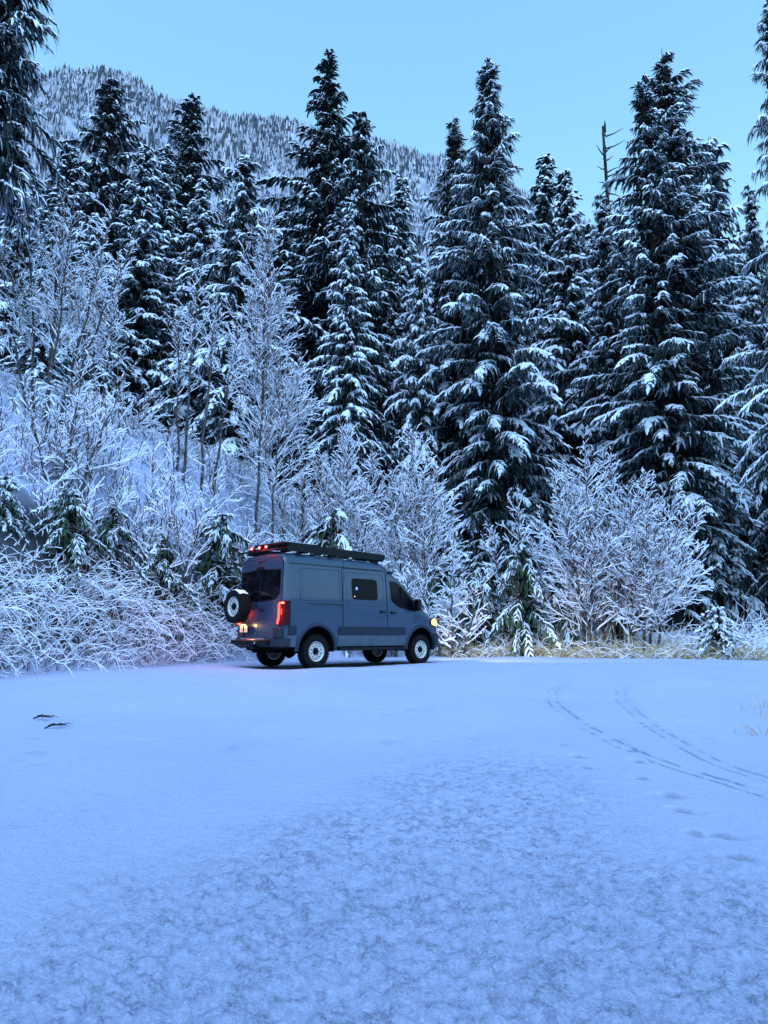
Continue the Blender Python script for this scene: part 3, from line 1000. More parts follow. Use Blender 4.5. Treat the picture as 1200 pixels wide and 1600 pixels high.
def place_bare(name, label, data, px, Y, scale=1.0, rot=0.0, cat="tree", group=None, zoff=0.0, py=900):
    trunks, out = data
    p = at(px, py, Y)
    root = obj(name, None, label=label, cat=cat, group=group)
    root.location = (p.x, Y, tz(p.x, Y) + zoff)
    root.rotation_euler = (0, 0, rot)
    root.scale = (scale,) * 3
    for tr in trunks:
        mb = MB()
        mb.tube([tr[0][:3]] + [q[3:6] for q in tr], [tr[0][6]] + [q[7] for q in tr], 8)
        mb.build("trunk", M["alder_bark"], root, True)
    V, Bf, Tf = prisms(out)
    obj("crown", mesh_data("crown", V, [(Bf, 0), (Tf, 1)], [M["twig"], M["frost"]]), root)
    return root


place_bare("frosted_alder", "tallest frosted alder with a cone of white twigs, left of the van", bare_tree(101, [(0, 0, .01, 0, 1), (0.5, .3, .05, .0, .55)], 13.2, 2.9, 0.24, 80, 1.1), 398, 26.0, cat="tree", group="frosted leafless trees on the bank")
place_bare("frosted_alder", "thin pair of dark stems with frosted tops left of the tallest alder", bare_tree(102, [(0, 0, .03, 0, 1), (0.6, .2, .03, .0, .92), (-.3, .5, -.06, 0, .8), (1.0, 0.4, .12, 0, .7)], 7.8, 1.35, 0.48, 26, 0.95), 278, 24.0, cat="tree", group="frosted leafless trees on the bank")
place_bare("frosted_alder", "frosted many stemmed clump fanning out at the left edge", bare_tree(103, [(0, 0, .0, 0, 1), (-.5, .2, -.10, .0, .95), (.4, .1, .16, 0, .95), (-.8, .3, -.22, 0, .85), (.3, .3, .30, 0, .85), (.1, -.2, .08, -.08, .9), (-.2, .3, -.05, .1, 1.0)], 8.2, 1.6, 0.30, 28, 0.95), 52, 21.5, cat="tree", group="frosted leafless trees on the bank")
place_bare("frosted_alder", "white frosted tree directly above the van's roof", bare_tree(104, [(0, 0, .0, 0, 1), (.4, .2, .12, .0, .85), (-.4, .1, -.12, 0, .85)], 6.8, 2.5, 0.14, 46, 1.1), 540, 27.5, cat="tree", group="frosted leafless trees on the bank")
place_bare("frosted_alder", "white frosted tree above the van's cab, reaching to the right", bare_tree(105, [(0, 0, .0, 0, 1), (.4, .2, .10, .0, .75), (-.4, .1, -.08, 0, .75)], 7.8, 2.7, 0.14, 50, 1.1), 648, 28.0, cat="tree", group="frosted leafless trees on the bank")
place_bare("frosted_bush", "frosted bush left of the round white bush, before the dark conifers", bare_tree(106, [(0, 0, .0, 0, 1), (.4, .2, .12, .0, .9), (-.4, .1, -.16, 0, .8)], 6.0, 1.5, 0.12, 34, 1.05), 812, 28.0, cat="bush", group="frosted bushes before the right conifers")
place_bare("frosted_bush", "large round frosted bush in front of the right conifers", bare_tree(107, [(0, 0, .0, 0, 1), (.3, .1, .10, .0, .96), (-.3, .1, -.10, 0, .92), (.5, .0, .24, 0, .85), (-.2, -.2, -.2, -.1, .8)], 7.4, 2.5, 0.10, 38, 1.1), 925, 26.2, cat="bush", group="frosted bushes before the right conifers")
place_bare("frosted_bush", "frosted bush with branches arching right above the fir sapling", bare_tree(108, [(0, 0, .12, 0, 1), (.3, .1, .24, .0, .95), (-.3, .1, .05, 0, .95), (.5, .0, .42, 0, .8)], 6.0, 2.3, 0.10, 36, 1.1, elev=(12, 50)), 995, 25.6, cat="bush", group="frosted bushes before the right conifers")
place_bare("frosted_alder", "frosted tree behind the many stemmed clump, under the left conifers", bare_tree(114, [(0, 0, .0, 0, 1), (.4, .2, .08, .0, .9), (-.5, .1, -.08, 0, .9)], 6.5, 1.7, 0.15, 36, 1.0), 120, 27.5, cat="tree", group="frosted leafless trees on the bank")
place_bare("frosted_alder", "frosted tree filling the space right of the tallest alder", bare_tree(116, [(0, 0, .0, 0, 1), (.4, .2, .12, .0, .9), (-.5, .1, -.12, 0, .9)], 4.8, 1.7, 0.10, 34, 1.0), 470, 27.0, cat="tree", group="frosted leafless trees on the bank")
place_bare("frosted_bush", "low frosted bush at the left edge behind the brambles", bare_tree(117, [(0, 0, .1, 0, 1), (.4, .2, .3, .0, .9), (-.4, .1, -.3, 0, .9)], 3.6, 1.6, 0.06, 26, 1.0, elev=(10, 50)), 85, 18.5, cat="bush", group="frosted low bushes")
place_bare("frosted_bush", "low frosted bush behind the van's roof rack", bare_tree(110, [(0, 0, .0, 0, 1), (.4, .2, .2, .0, .9), (-.4, .1, -.2, 0, .9)], 3.2, 1.4, 0.06, 28, 1.05), 600, 25.3, cat="bush", group="frosted low bushes")
place_bare("frosted_bush", "low frosted bush behind the van's bonnet", bare_tree(111, [(0, 0, .0, 0, 1), (.4, .2, .3, .0, .9), (-.4, .1, -.3, 0, .9)], 3.3, 1.4, 0.06, 28, 1.0, elev=(10, 50)), 705, 25.6, cat="bush", group="frosted low bushes")
place_bare("frosted_bush", "low frosted bush beside the dark hollow left of the van", bare_tree(112, [(0, 0, .1, 0, 1), (.4, .2, .3, .0, .9), (-.4, .1, -.3, 0, .9)], 3.4, 1.5, 0.06, 28, 1.0, elev=(10, 50)), 250, 19.5, cat="bush", group="frosted low bushes")
place_bare("frosted_bush", "low frosted bush at the tree's foot below the tallest alder", bare_tree(113, [(0, 0, .1, 0, 1), (.4, .2, .3, .0, .9), (-.4, .1, -.3, 0, .9)], 2.8, 1.3, 0.06, 26, 1.0, elev=(10, 50)), 430, 24.5, cat="bush", group="frosted low bushes")

# arching frosted canes: roadside thicket, hillside scrub, straw grass
def canes(n, region, Lr, seed, r=(0.008, 0.014), arch=0.9, side=3, sn=1.0, lean=None, flat=0.0):
    rg = np.random.default_rng(seed)
    out = []
    X, Y = region(rg, n)
    Z = terrain(X, Y)
    for i in range(n):
        L = rg.uniform(*Lr)
        a = rg.uniform(0, 6.28)
        e = rg.uniform(0.7, 1.45) * (1 - flat)
        d = np.array([math.cos(a) * math.cos(e), math.sin(a) * math.cos(e), math.sin(e)])
        if lean is not None:
            d = d + np.array(lean)
        d /= np.linalg.norm(d)
        p = np.array([X[i], Y[i], Z[i] - 0.05])
        k = 5
        pts = [p]
        g = arch * rg.uniform(0.5, 1.4)
        for j in range(k):
            d = d + np.array([0, 0, -g * 0.42 / k * (j + 1) * 0.8]) + rg.normal(0, 0.15, 3)
            d /= np.linalg.norm(d)
            q = pts[-1] + d * L / k
            pts.append(q)
        r0 = rg.uniform(*r)
        s = 1.0 if rg.random() < sn else 0.0
        seg_path(out, pts, r0, r0 * 0.5, s)
        for m in range(rg.integers(0, side + 1)):
            j = rg.integers(1, k + 1)
            ld = pts[j] - pts[j - 1]
            ld /= np.linalg.norm(ld) + 1e-9
            nd = ld + perp(ld, rg) * 0.9 + np.array([0, 0, 0.1])
            nd /= np.linalg.norm(nd)
            l2 = rg.uniform(0.12, 0.42) * min(1, L)
            mid = pts[j] + nd * l2 * 0.55
            seg_path(out, [pts[j], mid, mid + (nd + rg.normal(0, .25, 3)) * l2 * 0.45], r0 * 0.7, r0 * 0.4, s)
    return out


def edge_region(x0, x1, d0, d1, power=1.0):
    def f(rg, n):
        X = rg.uniform(x0, x1, n)
        Y = np.interp(X, EDGE_X, EDGE_Y) + d0 + (d1 - d0) * rg.random(n) ** power
        return X, Y
    return f


def stuff(name, label, cat_, segs, mats, snow_h=1.5):
    V, Bf, Tf = prisms(segs, 1, snow_h)
    return obj(name, mesh_data(name, V, [(Bf, 0), (Tf, 1)], mats), kind="stuff", label=label, cat=cat_)


S1 = canes(3900, edge_region(-13.5, -4.6, 0.0, 2.3, 0.9), (0.5, 1.6), 201, (0.0045, 0.009), 1.9, 7, 0.8, None, 0.2)
S1 += canes(1500, edge_region(-13.5, -4.6, -0.12, 0.8), (0.3, 0.9), 202, (0.006, 0.010), 0.8, 2, 0.8)
stuff("bramble_thicket", "frosted bramble thicket along the left edge of the clearing", "brambles", S1, [M["twig"], M["frost"]])
S2 = canes(4200, edge_region(-17, 5, 2.0, 17, 0.9), (0.25, 1.0), 203, (0.006, 0.012), 1.5, 2, 0.8, None, 0.25)
S2 += canes(1300, edge_region(-5, 7, 0.8, 5, 1.0), (0.8, 2.0), 204, (0.012, 0.019), 1.0, 5)
rgs = np.random.default_rng(404)
for k in range(125):
    x = rgs.uniform(-15, 4.5) if k < 80 else rgs.uniform(-10.5, -2.5)
    y = float(np.interp(x, EDGE_X, EDGE_Y)) + rgs.uniform(2.0, 14)
    p0 = np.array([x, y, tz(x, y) - .05])
    hgt = rgs.uniform(0.9, 2.3)
    for b in range(5):
        a, e = rgs.uniform(0, 6.28), rgs.uniform(0.6, 1.4)
        grow(S2, p0, np.array([math.cos(a) * math.cos(e), math.sin(a) * math.cos(e), math.sin(e)]), hgt * rgs.uniform(.6, 1), 0.014, 1, rgs, 0.03, 3 if hgt > 2.0 else 2, 0.8)
stuff("hillside_scrub", "frosted scrub covering the snowy bank behind the van", "scrub", S2, [M["twig"], M["frost"]])
def tufts(n, region, seed, L=(0.10, 0.38), r=(0.006, 0.011), frosted=0.65):
    """short stalks of grass and dead fern poking through the snow of the bank"""
    rg = np.random.default_rng(seed)
    X, Y = region(rg, n)
    keep = fbm(X * 0.9, Y * 0.9, 211, 3) + rg.normal(0, .07, n) > 0.44
    X, Y = X[keep], Y[keep]
    n = len(X)
    p = np.stack([X, Y, terrain(X, Y) - 0.03], -1)
    d = np.stack([rg.normal(0, .55, n), rg.normal(0, .55, n), np.ones(n)], -1)
    d /= np.linalg.norm(d, axis=1)[:, None]
    l = rg.uniform(*L, n)[:, None]
    q = p + d * l * 0.6
    d2 = d + np.stack([rg.normal(0, .5, n), rg.normal(0, .5, n), -0.6 * np.ones(n)], -1)
    e = q + d2 * l * 0.5
    rr = rg.uniform(*r, n)[:, None]
    f = (rg.random(n) < frosted).astype(float)[:, None]
    return np.concatenate([np.hstack([p, q, rr, rr * .8, f]), np.hstack([q, e, rr * .8, rr * .4, f])])


S6 = tufts(30000, edge_region(-17, 6, 1.5, 19, 0.9), 212)
stuff("bank_tufts", "frosted grass stalks poking through the snow of the bank", "grass", S6, [M["twig"], M["frost"]])
S3 = canes(2600, edge_region(2.2, 12.5, -1.1, 0.3, 1.0), (0.5, 1.35), 205, (0.007, 0.013), 1.9, 2, 0.30, None, 0.3)
stuff("dead_grass", "straw coloured dead grass and canes along the far edge right of the van", "grass", S3, [M["straw"], M["frost"]], 1.0)
S4 = canes(1300, edge_region(3, 14, 0.7, 3.5, 1.0), (0.4, 1.4), 206, (0.007, 0.012), 1.0, 3)
stuff("verge_scrub", "frosted low scrub behind the straw grass on the right", "scrub", S4, [M["twig"], M["frost"]])

# ------------------------------------------------------------------ the camper van (local frame: x forward from the rear axle, y to its left, z up)
M["paint"] = noise_mat("slate_blue_paint", (0.019, 0.042, 0.082), (0.022, 0.047, 0.088), 1.5, 0.34, 0.4)
M["paint"].node_tree.nodes["Principled BSDF"].inputs["Coat Weight"].default_value = 0.7
M["paint"].node_tree.nodes["Principled BSDF"].inputs["Coat Roughness"].default_value = 0.05
M["clad"] = noise_mat("dark_cladding", (0.013, 0.020, 0.033), (0.018, 0.026, 0.041), 30, 0.6, 0.25)
M["sill_paint"] = noise_mat("dusty_lower_paint", (0.055, 0.078, 0.11), (0.085, 0.105, 0.13), 3, 0.5, 0.3)
M["black"] = noise_mat("black_metal", (0.004, 0.005, 0.006), (0.008, 0.009, 0.011), 40, 0.5, 0.2)
M["rubber"] = noise_mat("tyre_rubber", (0.005, 0.005, 0.006), (0.011, 0.011, 0.012), 25, 0.85, 0.12)
M["rim"] = noise_mat("white_rim", (0.52, 0.50, 0.46), (0.66, 0.64, 0.60), 9, 0.4, 0.5)
M["arch"] = noise_mat("arch_trim", (0.016, 0.028, 0.048), (0.020, 0.033, 0.055), 30, 0.55, 0.3)
M["under"] = new_mat("underbody", (0.005, 0.005, 0.005), 0.9, 0, 0.1)
M["seam"] = new_mat("door_gap", (0.008, 0.010, 0.013), 0.8)
M["chrome"] = new_mat("bright_metal", (0.55, 0.57, 0.60), 0.25, 1.0)
M["tail"] = new_mat("tail_lens", (0.035, 0.002, 0.003), 0.15)
M["red_on"] = emit_mat("red_light", (1.0, 0.03, 0.02), 3.0)
M["red_hot"] = emit_mat("red_light_core", (1.0, 0.09, 0.06), 9.0)
M["amber_on"] = emit_mat("headlight_on", (1.0, 0.42, 0.08), 1.8)
M["plate_on"] = emit_mat("plate_lamp", (1.0, 0.55, 0.16), 3.0)
M["blue_on"] = emit_mat("blue_led", (0.08, 0.14, 1.0), 2.6)
M["plate"] = noise_mat("licence_plate", (0.62, 0.58, 0.48), (0.75, 0.70, 0.60), 9, 0.5, 0.4)


def glass_mat(name, tint, amount):
    m = bpy.data.materials.new(name)
    m.use_nodes = True
    nt = m.node_tree
    b = nt.nodes["Principled BSDF"]
    b.inputs["Base Color"].default_value = (0.004, 0.005, 0.008, 1)
    b.inputs["Roughness"].default_value = 0.06
    b.inputs["Specular IOR Level"].default_value = 0.18
    tr = nt.nodes.new("ShaderNodeBsdfTransparent")
    tr.inputs[0].default_value = (*tint, 1)
    mx = nt.nodes.new("ShaderNodeMixShader")
    mx.inputs[0].default_value = amount
    nt.links.new(b.outputs[0], mx.inputs[1])
    nt.links.new(tr.outputs[0], mx.inputs[2])
    nt.links.new(mx.outputs[0], nt.nodes["Material Output"].inputs[0])
    return m


M["glass"] = glass_mat("dark_tinted_glass", (0.25, 0.3, 0.4), 0.25)
M["glass_clear"] = glass_mat("tinted_glass", (0.6, 0.65, 0.75), 0.55)

van = obj("camper_van", None, label="slate blue high roofed camper van with roof rack and lit red tail lights", cat="van")
van.location = (VAN_O[0], VAN_O[1], 0.735)
van.rotation_euler = (0, 0, VAN_A)
XR, XF, AX2, ZA = -1.02, 4.62, 3.665, 0.395
TOPX = [-1.02, -0.9, -0.6, 1.5, 2.25, 2.45, 2.65, 2.9, 3.2, 3.5, 3.72, 3.85, 4.1, 4.35, 4.5, 4.58, 4.62]
TOPZ = [2.69, 2.72, 2.73, 2.73, 2.70, 2.62, 2.49, 2.29, 2.03, 1.77, 1.58, 1.50, 1.40, 1.27, 1.14, 1.00, 0.88]
PLX = [-1.02, -0.99, -0.95, -0.88, -0.80, 3.4, 3.9, 4.2, 4.4, 4.52, 4.59, 4.62]
PLF = [0.895, 0.935, 0.965, 0.988, 1.0, 1.0, 0.985, 0.945, 0.885, 0.80, 0.70, 0.60]
WZ = [0.40, 0.55, 0.75, 1.0, 1.3, 1.6, 2.0, 2.4, 2.8]
WW = [0.955, 0.970, 0.985, 0.995, 0.995, 0.980, 0.945, 0.900, 0.850]


def wz(z):
    return float(np.interp(z, WZ, WW))


def surf_y(x, z):
    return wz(z) * float(np.interp(x, PLX, PLF))


def rear_x(z):
    return XR + 0.035 * (z - 0.5)


def arch_z(x, ra=0.555):
    b = 0.50
    for c in (0.0, AX2):
        if abs(x - c) < ra:
            b = max(b, ZA + 0.03 + math.sqrt(ra * ra - (x - c) ** 2))
    return b


def make_body():
    xs = sorted(set([round(v, 4) for v in list(np.linspace(XR, XF, 75)) + PLX + TOPX +
                     [c + 0.555 * math.cos(t) for c in (0, AX2) for t in np.linspace(0, math.pi, 25)] + [c + e for c in (0, AX2) for e in (-0.556, 0.556)]]))
    xs = [x for x in xs if XR <= x <= XF]
    NS, NC, NT = 24, 7, 4
    V = []
    for x in xs:
        T = float(np.interp(x, TOPX, TOPZ))
        B = arch_z(x)
        if x > 4.4:
            B = max(B, 0.50)
        rcz = min(0.30, (T - B) * 0.45)
        rcy = 0.26 if x < 3.6 else 0.30
        half = []
        for i in range(NS):
            z = B + (T - rcz - B) * i / (NS - 1)
            half.append((surf_y(x, z), z))
        y0 = half[-1][0]
        rcy = min(rcy, y0 * 0.5)
        for i in range(1, NC + 1):
            a = math.pi / 2 * i / NC
            half.append((y0 - rcy * (1 - math.cos(a)), T - rcz + rcz * math.sin(a) * 0.94))
        y1, zt = half[-1]
        for i in range(1, NT + 1):
            q = i / NT
            half.append((y1 * (1 - q), zt + rcz * 0.06 * math.sin(q * math.pi / 2)))
        ring = [(-y, z) for y, z in half] + [(y, z) for y, z in half[-2::-1]]
        lean = max(0, 1 - (x - XR) / 0.5)
        V += [(x + 0.035 * (z - 0.5) * lean, y, z) for y, z in ring]
    n = len(V) // len(xs)
    Q = [(i * n + k, (i + 1) * n + k, (i + 1) * n + k + 1, i * n + k + 1) for i in range(len(xs) - 1) for k in range(n - 1)]
    mb = MB()
    mb.add(V, Q)
    mb.Q.append(tuple(range(n)))
    mb.Q.append(tuple((len(xs) - 1) * n + k for k in range(n))[::-1])
    return mb.build("body", M["paint"], van, True)


body = make_body()


def round_poly(P, r=0.06, n=5):
    out = []
    m = len(P)
    for i in range(m):
        a, b, c = Vector(P[i - 1]), Vector(P[i]), Vector(P[(i + 1) % m])
        d1, d2 = (a - b), (c - b)
        rr = min(r, d1.length * .45, d2.length * .45)
        p, q = b + d1.normalized() * rr, b + d2.normalized() * rr
        for k in range(n + 1):
            t = k / n
            out.append(tuple((p * (1 - t) ** 2 + b * 2 * t * (1 - t) + q * t * t)))
    return out


def rows(poly, nz):
    zs = [p[1] for p in poly]
    z0, z1 = min(zs), max(zs)
    t = (1 - np.cos(np.linspace(0, math.pi, nz))) / 2 * 0.5 + np.linspace(0, 1, nz) * 0.5
    out = []
    for z in z0 + 1e-4 + (z1 - z0 - 2e-4) * t:
        c = []
        for (xa, za), (xb, zb) in zip(poly, poly[1:] + poly[:1]):
            if (za - z) * (zb - z) <= 0 and abs(zb - za) > 1e-9:
                c.append(xa + (xb - xa) * (z - za) / (zb - za))
        out.append((z, min(c), max(c)))
    return out


def panel(name, poly, off, mat, parent, side=-1, nz=14, nx=10, depth=0.02, rear=False, r=0.06, smooth=True):
    """a plate that follows the bodywork: side plates in (x, z), rear plates in (y, z)"""
    pl = round_poly(poly, r) if r else poly
    R_ = rows(pl, nz)
    mb = MB()

    def pt(u, z, o):
        if rear:
            return (rear_x(z) - o, u, z)
        return (u, side * (surf_y(u, z) + o), z)
    V = []
    for z, a, b in R_:
        V += [pt(a + (b - a) * k / (nx - 1), z, off) for k in range(nx)]
    Q = [(i * nx + k, i * nx + k + 1, (i + 1) * nx + k + 1, (i + 1) * nx + k) for i in range(nz - 1) for k in range(nx - 1)]
    loop = list(range(nx)) + [i * nx + nx - 1 for i in range(1, nz)] + [(nz - 1) * nx + k for k in range(nx - 2, -1, -1)] + [i * nx for i in range(nz - 2, 0, -1)]
    o = len(V)
    uz = [(V[i][1] if rear else V[i][0], V[i][2]) for i in loop]
    V += [pt(u, z, off - depth) for u, z in uz]
    m = len(loop)
    Q += [(loop[k], loop[(k + 1) % m], o + (k + 1) % m, o + k) for k in range(m)]
    mb.add(V, Q)
    return mb.build(name, mat, parent, smooth)


def ring(name, poly, off, rad, mat, parent, side=-1, rear=False, r=0.06):
    pl = round_poly(poly, r)
    pl = pl + [pl[0], pl[1]]
    pts = [((rear_x(z) - off, u, z) if rear else (u, side * (surf_y(u, z) + off), z)) for u, z in pl]
    mb = MB()
    mb.tube(pts, rad, 6, False)
    return mb.build(name, mat, parent, True)


def rect(a, b, c, d):
    return [(a, c), (b, c), (b, d), (a, d)]


for sd in (-1, 1):
    # dark gap behind the doors and the doors themselves
    if sd == -1:
        panel("door_gap", rect(0.795, 2.345, 0.505, 2.44), 0.002, M["seam"], van, sd, 20, 10, 0.004, r=0.05)
        sdoor = panel("sliding_door", rect(0.812, 2.325, 0.515, 2.425), 0.012, M["paint"], van, sd, 26, 14, 0.012, r=0.05)
        ring("pressing", rect(0.93, 2.24, 1.54, 2.34), 0.013, 0.010, M["paint"], sdoor, sd, r=0.10)
        wf = panel("window", rect(1.12, 2.00, 1.66, 2.20), 0.024, M["black"], sdoor, sd, 10, 8, 0.012, r=0.08)
        panel("pane", rect(1.15, 1.97, 1.69, 2.17), 0.028, M["glass_clear"], wf, sd, 8, 8, 0.004, r=0.06)
        mb = MB(); mb.box(1.16, 1.96, -(surf_y(1.5, 1.72) + 0.040), -(surf_y(1.5, 1.72) + 0.022), 1.715, 1.725); mb.build("window_rail", M["black"], wf)
        mb = MB(); mb.tube([(2.06, -1.02, 1.375), (2.10, -1.05, 1.375), (2.24, -1.05, 1.365), (2.28, -1.02, 1.365)], 0.018, 8); mb.box(2.08, 2.14, -1.02, -1.0, 1.33, 1.42, .01); mb.build("handle", M["black"], sdoor, True)
        # slide rail on the rear flank
        mb = MB(); mb.box(-0.30, 0.81, -1.012, -0.985, 1.515, 1.555, .008); rl = mb.build("slide_rail", M["sill_paint"], van)
        mb = MB(); mb.box(-0.30, 0.81, -1.016, -1.0125, 1.53, 1.54); mb.build("rail_slot", M["seam"], rl)
    else:
        panel("side_window", rect(1.12, 2.00, 1.66, 2.20), 0.014, M["glass"], van, sd, 10, 8, 0.012, r=0.08)
    ring("pressing", rect(-0.52, 0.72, 1.60, 2.36), 0.001, 0.012, M["paint"], van, sd, r=0.10)
    panel("flank_panel", rect(-0.44, 0.64, 1.66, 2.30), 0.005, M["paint"], van, sd, 12, 8, 0.006, r=0.08)
    fd = [(2.36, 0.515), (3.10, 0.515), (3.13, 0.90), (3.34, 1.14), (3.50, 1.30), (3.50, 1.62), (3.00, 2.08), (2.74, 2.28), (2.36, 2.34)]
    fg = [(2.345, 0.505), (3.115, 0.505), (3.145, 0.90), (3.352, 1.13), (3.515, 1.295), (3.515, 1.63), (3.005, 2.095), (2.745, 2.295), (2.345, 2.355)]
    panel("door_gap", fg, 0.002, M["seam"], van, sd, 22, 10, 0.004, r=0.04)
    fdoor = panel("front_door", fd, 0.012, M["paint"], van, sd, 30, 14, 0.012, r=0.04)
    fw = [(2.50, 1.66), (2.78, 1.50), (3.40, 1.40), (3.46, 1.60), (2.98, 2.02), (2.74, 2.18), (2.47, 2.20)]
    wn_ = panel("window", fw, 0.018, M["black"], fdoor, sd, 18, 10, 0.012, r=0.05)
    fp = [(2.52, 1.68), (2.79, 1.52), (3.37, 1.43), (3.42, 1.59), (2.96, 1.99), (2.73, 2.155), (2.495, 2.175)]
    panel("pane", fp, 0.022, M["glass"], wn_, sd, 18, 10, 0.004, r=0.05)
    mb = MB(); mb.box(2.86, 2.885, min(sd * .975, sd * 1.008), max(sd * .975, sd * 1.008), 1.5, 2.05); mb.build("window_post", M["black"], wn_)
    yy = 1.02 * sd
    mb = MB(); mb.tube([(2.44, yy, 1.365), (2.48, yy + .03 * sd, 1.365), (2.62, yy + .03 * sd, 1.355), (2.66, yy, 1.355)], 0.018, 8); mb.box(2.46, 2.52, min(yy - .02 * sd, yy), max(yy - .02 * sd, yy), 1.32, 1.41, .01); mb.build("handle", M["black"], fdoor, True)
    # mirror
    mb = MB(); mb.box(3.28, 3.42, min(sd * 1.06, sd * 1.27), max(sd * 1.06, sd * 1.27), 1.42, 1.74, .04); mi = mb.build("mirror", M["black"], van, True)
    mb = MB(); mb.tube([(3.42, sd * .97, 1.45), (3.38, sd * 1.08, 1.48)], 0.03, 8); mb.build("mirror_arm", M["black"], mi, True)
    mb = MB(); mb.box(3.272, 3.278, min(sd * 1.09, sd * 1.24), max(sd * 1.09, sd * 1.24), 1.46, 1.70); mb.build("mirror_glass", M["glass"], mi)
    # cladding strips between the wheels and behind them, lower sill paint
    for (a, b) in ((0.66, 3.02), (-0.86, -0.64)):
        panel("side_moulding", rect(a, b, 0.775, 0.985), 0.026, M["clad"], van, sd, 6, 14, 0.028, r=0.02)
        panel("sill_panel", rect(a, b, 0.51, 0.765), 0.018, M["sill_paint"], van, sd, 6, 14, 0.02, r=0.015)
    # wheel arch flares
    for c in (0.0, AX2):
        mb = MB()
        V, Q = [], []
        nA = 28
        for k in range(nA + 1):
            t = math.radians(-12) + math.radians(204) * k / nA
            for (rr, oo) in ((0.555, -0.02), (0.555, 0.030), (0.59, 0.042), (0.625, 0.032), (0.645, -0.005)):
                x, z = c + rr * math.cos(t), ZA + 0.03 + rr * math.sin(t)
                x = min(x, 4.5)
                V.append((x, sd * (surf_y(x, max(z, .4)) + oo), max(z, 0.40)))
        Q = [(k * 5 + j, (k + 1) * 5 + j, (k + 1) * 5 + j + 1, k * 5 + j + 1) for k in range(nA) for j in range(4)]
        mb.add(V, Q)
        mb.build("arch_flare", M["arch"], van, True)
        mb = MB(); mb.lathe([(0.56, sd * 0.66), (0.56, sd * 0.95)], (c, 0, ZA + .03), 20, 'y', math.radians(-5), math.radians(185)); mb.build("wheel_housing", M["under"], van)
    # running board, roof line moulding, marker slot on the roof pillar
    mb = MB(); mb.box(0.70, 3.00, min(sd * .86, sd * 1.04), max(sd * .86, sd * 1.04), 0.40, 0.475, .015)
    for bx_ in (0.9, 1.8, 2.8):
        mb.box(bx_, bx_ + .06, min(sd * .6, sd * .9), max(sd * .6, sd * .9), 0.42, 0.47)
    mb.build("running_board", M["black"], van)
    mb = MB(); mb.tube([(x, sd * (surf_y(x, 2.455) + 0.004), 2.455) for x in np.linspace(-0.8, 2.25, 12)], 0.010, 6); mb.build("roof_moulding", M["seam"], van)
    panel("marker_slot", rect(2.40, 2.64, 2.385, 2.445), 0.010, M["black"], van, sd, 5, 6, 0.012, r=0.025)
    mb = MB(); mb.tube([(x, sd * (surf_y(x, 1.0) + 0.006), z) for x, z in ((0.795, 1.53), (0.795, 2.62))], 0.006, 5); mb.build("panel_joint", M["seam"], van)
    mb = MB(); mb.tube([(2.345, sd * (surf_y(2.345, z) + 0.004), z) for z in (2.30, 2.5, 2.6)], 0.006, 5); mb.build("panel_joint", M["seam"], van)
    # headlight
    hl = panel("headlight", [(4.05, 1.05), (4.48, 1.00), (4.50, 1.10), (4.28, 1.26), (4.08, 1.22)], 0.012, M["glass"], van, sd, 8, 10, 0.02, r=0.03)
    panel("lit_reflector", [(4.12, 1.06), (4.47, 1.02), (4.48, 1.10), (4.29, 1.24), (4.12, 1.20)], 0.020, M["amber_on"], hl, sd, 8, 8, 0.006, r=0.03)

# front: windscreen, grille, bumper
mb = MB()
V = []
for q in np.linspace(0, 1, 9):
    x = 2.62 + (3.74 - 2.62) * q
    z = float(np.interp(x, TOPX, TOPZ)) + 0.004
    hw = 0.58 + 0.14 * q
    V += [(x, hw * k, z - 0.02 * abs(k) ** 2) for k in np.linspace(-1, 1, 9)]
mb.add(V, [(i * 9 + k, (i + 1) * 9 + k, (i + 1) * 9 + k + 1, i * 9 + k + 1) for i in range(8) for k in range(8)])
mb.build("windscreen", M["glass"], van, True)
mb = MB(); mb.box(4.55, 4.66, -.52, .52, 0.82, 1.06, .03)
gr = mb.build("grille", M["black"], van)
for z in (0.87, 0.93, 0.99):
    mb = MB(); mb.box(4.655, 4.675, -.48, .48, z, z + .025); mb.build("slat", M["chrome"], gr)
mb = MB()
V, Q = [], []
bp = [(4.18, -0.995), (4.36, -0.95), (4.50, -0.86), (4.62, -0.66), (4.68, -0.3), (4.69, 0), (4.68, .3), (4.62, .66), (4.50, .86), (4.36, .95), (4.18, .995)]
for (x, y) in bp:
    V += [(x - .06, y * .97, 0.42), (x, y, 0.46), (x + .01, y * 1.005, 0.62), (x, y, 0.80), (x - .05, y * .97, 0.84)]
Q = [(i * 5 + k, (i + 1) * 5 + k, (i + 1) * 5 + k + 1, i * 5 + k + 1) for i in range(len(bp) - 1) for k in range(4)]
mb.add(V, Q)
mb.build("front_bumper", M["clad"], van, True)

# underbody
mb = MB(); mb.box(-0.9, 4.4, -.66, .66, 0.42, 1.0); mb.box(-0.95, 4.3, -.9, .9, 0.47, 0.50)
mb.tube([(0, -.8, ZA), (0, .8, ZA)], 0.06, 8); mb.tube([(AX2, -.8, ZA), (AX2, .8, ZA)], 0.05, 8)
mb.lathe([(0, -.17), (.12, -.13), (.17, 0), (.12, .13), (0, .17)], (0, 0.1, ZA - .02), 12)
mb.tube([(-0.9, .35, .40), (1.2, .35, .40)], 0.05, 8)
mb.build("underbody", M["under"], van)
# cabin: dark floor, bulkhead and seats behind the glass
mb = MB(); mb.box(0.0, 2.5, 0.2, 0.85, 1.0, 2.3); mb.box(0.0, 0.7, -.85, .2, 1.0, 2.3); mb.build("cabin_furniture", M["clad"], van)
mb = MB(); mb.box(2.55, 2.75, -.7, -.2, 1.0, 1.75, .06); mb.box(2.58, 2.70, -.55, -.35, 1.76, 1.98, .04); mb.build("seat", M["clad"], van, True)

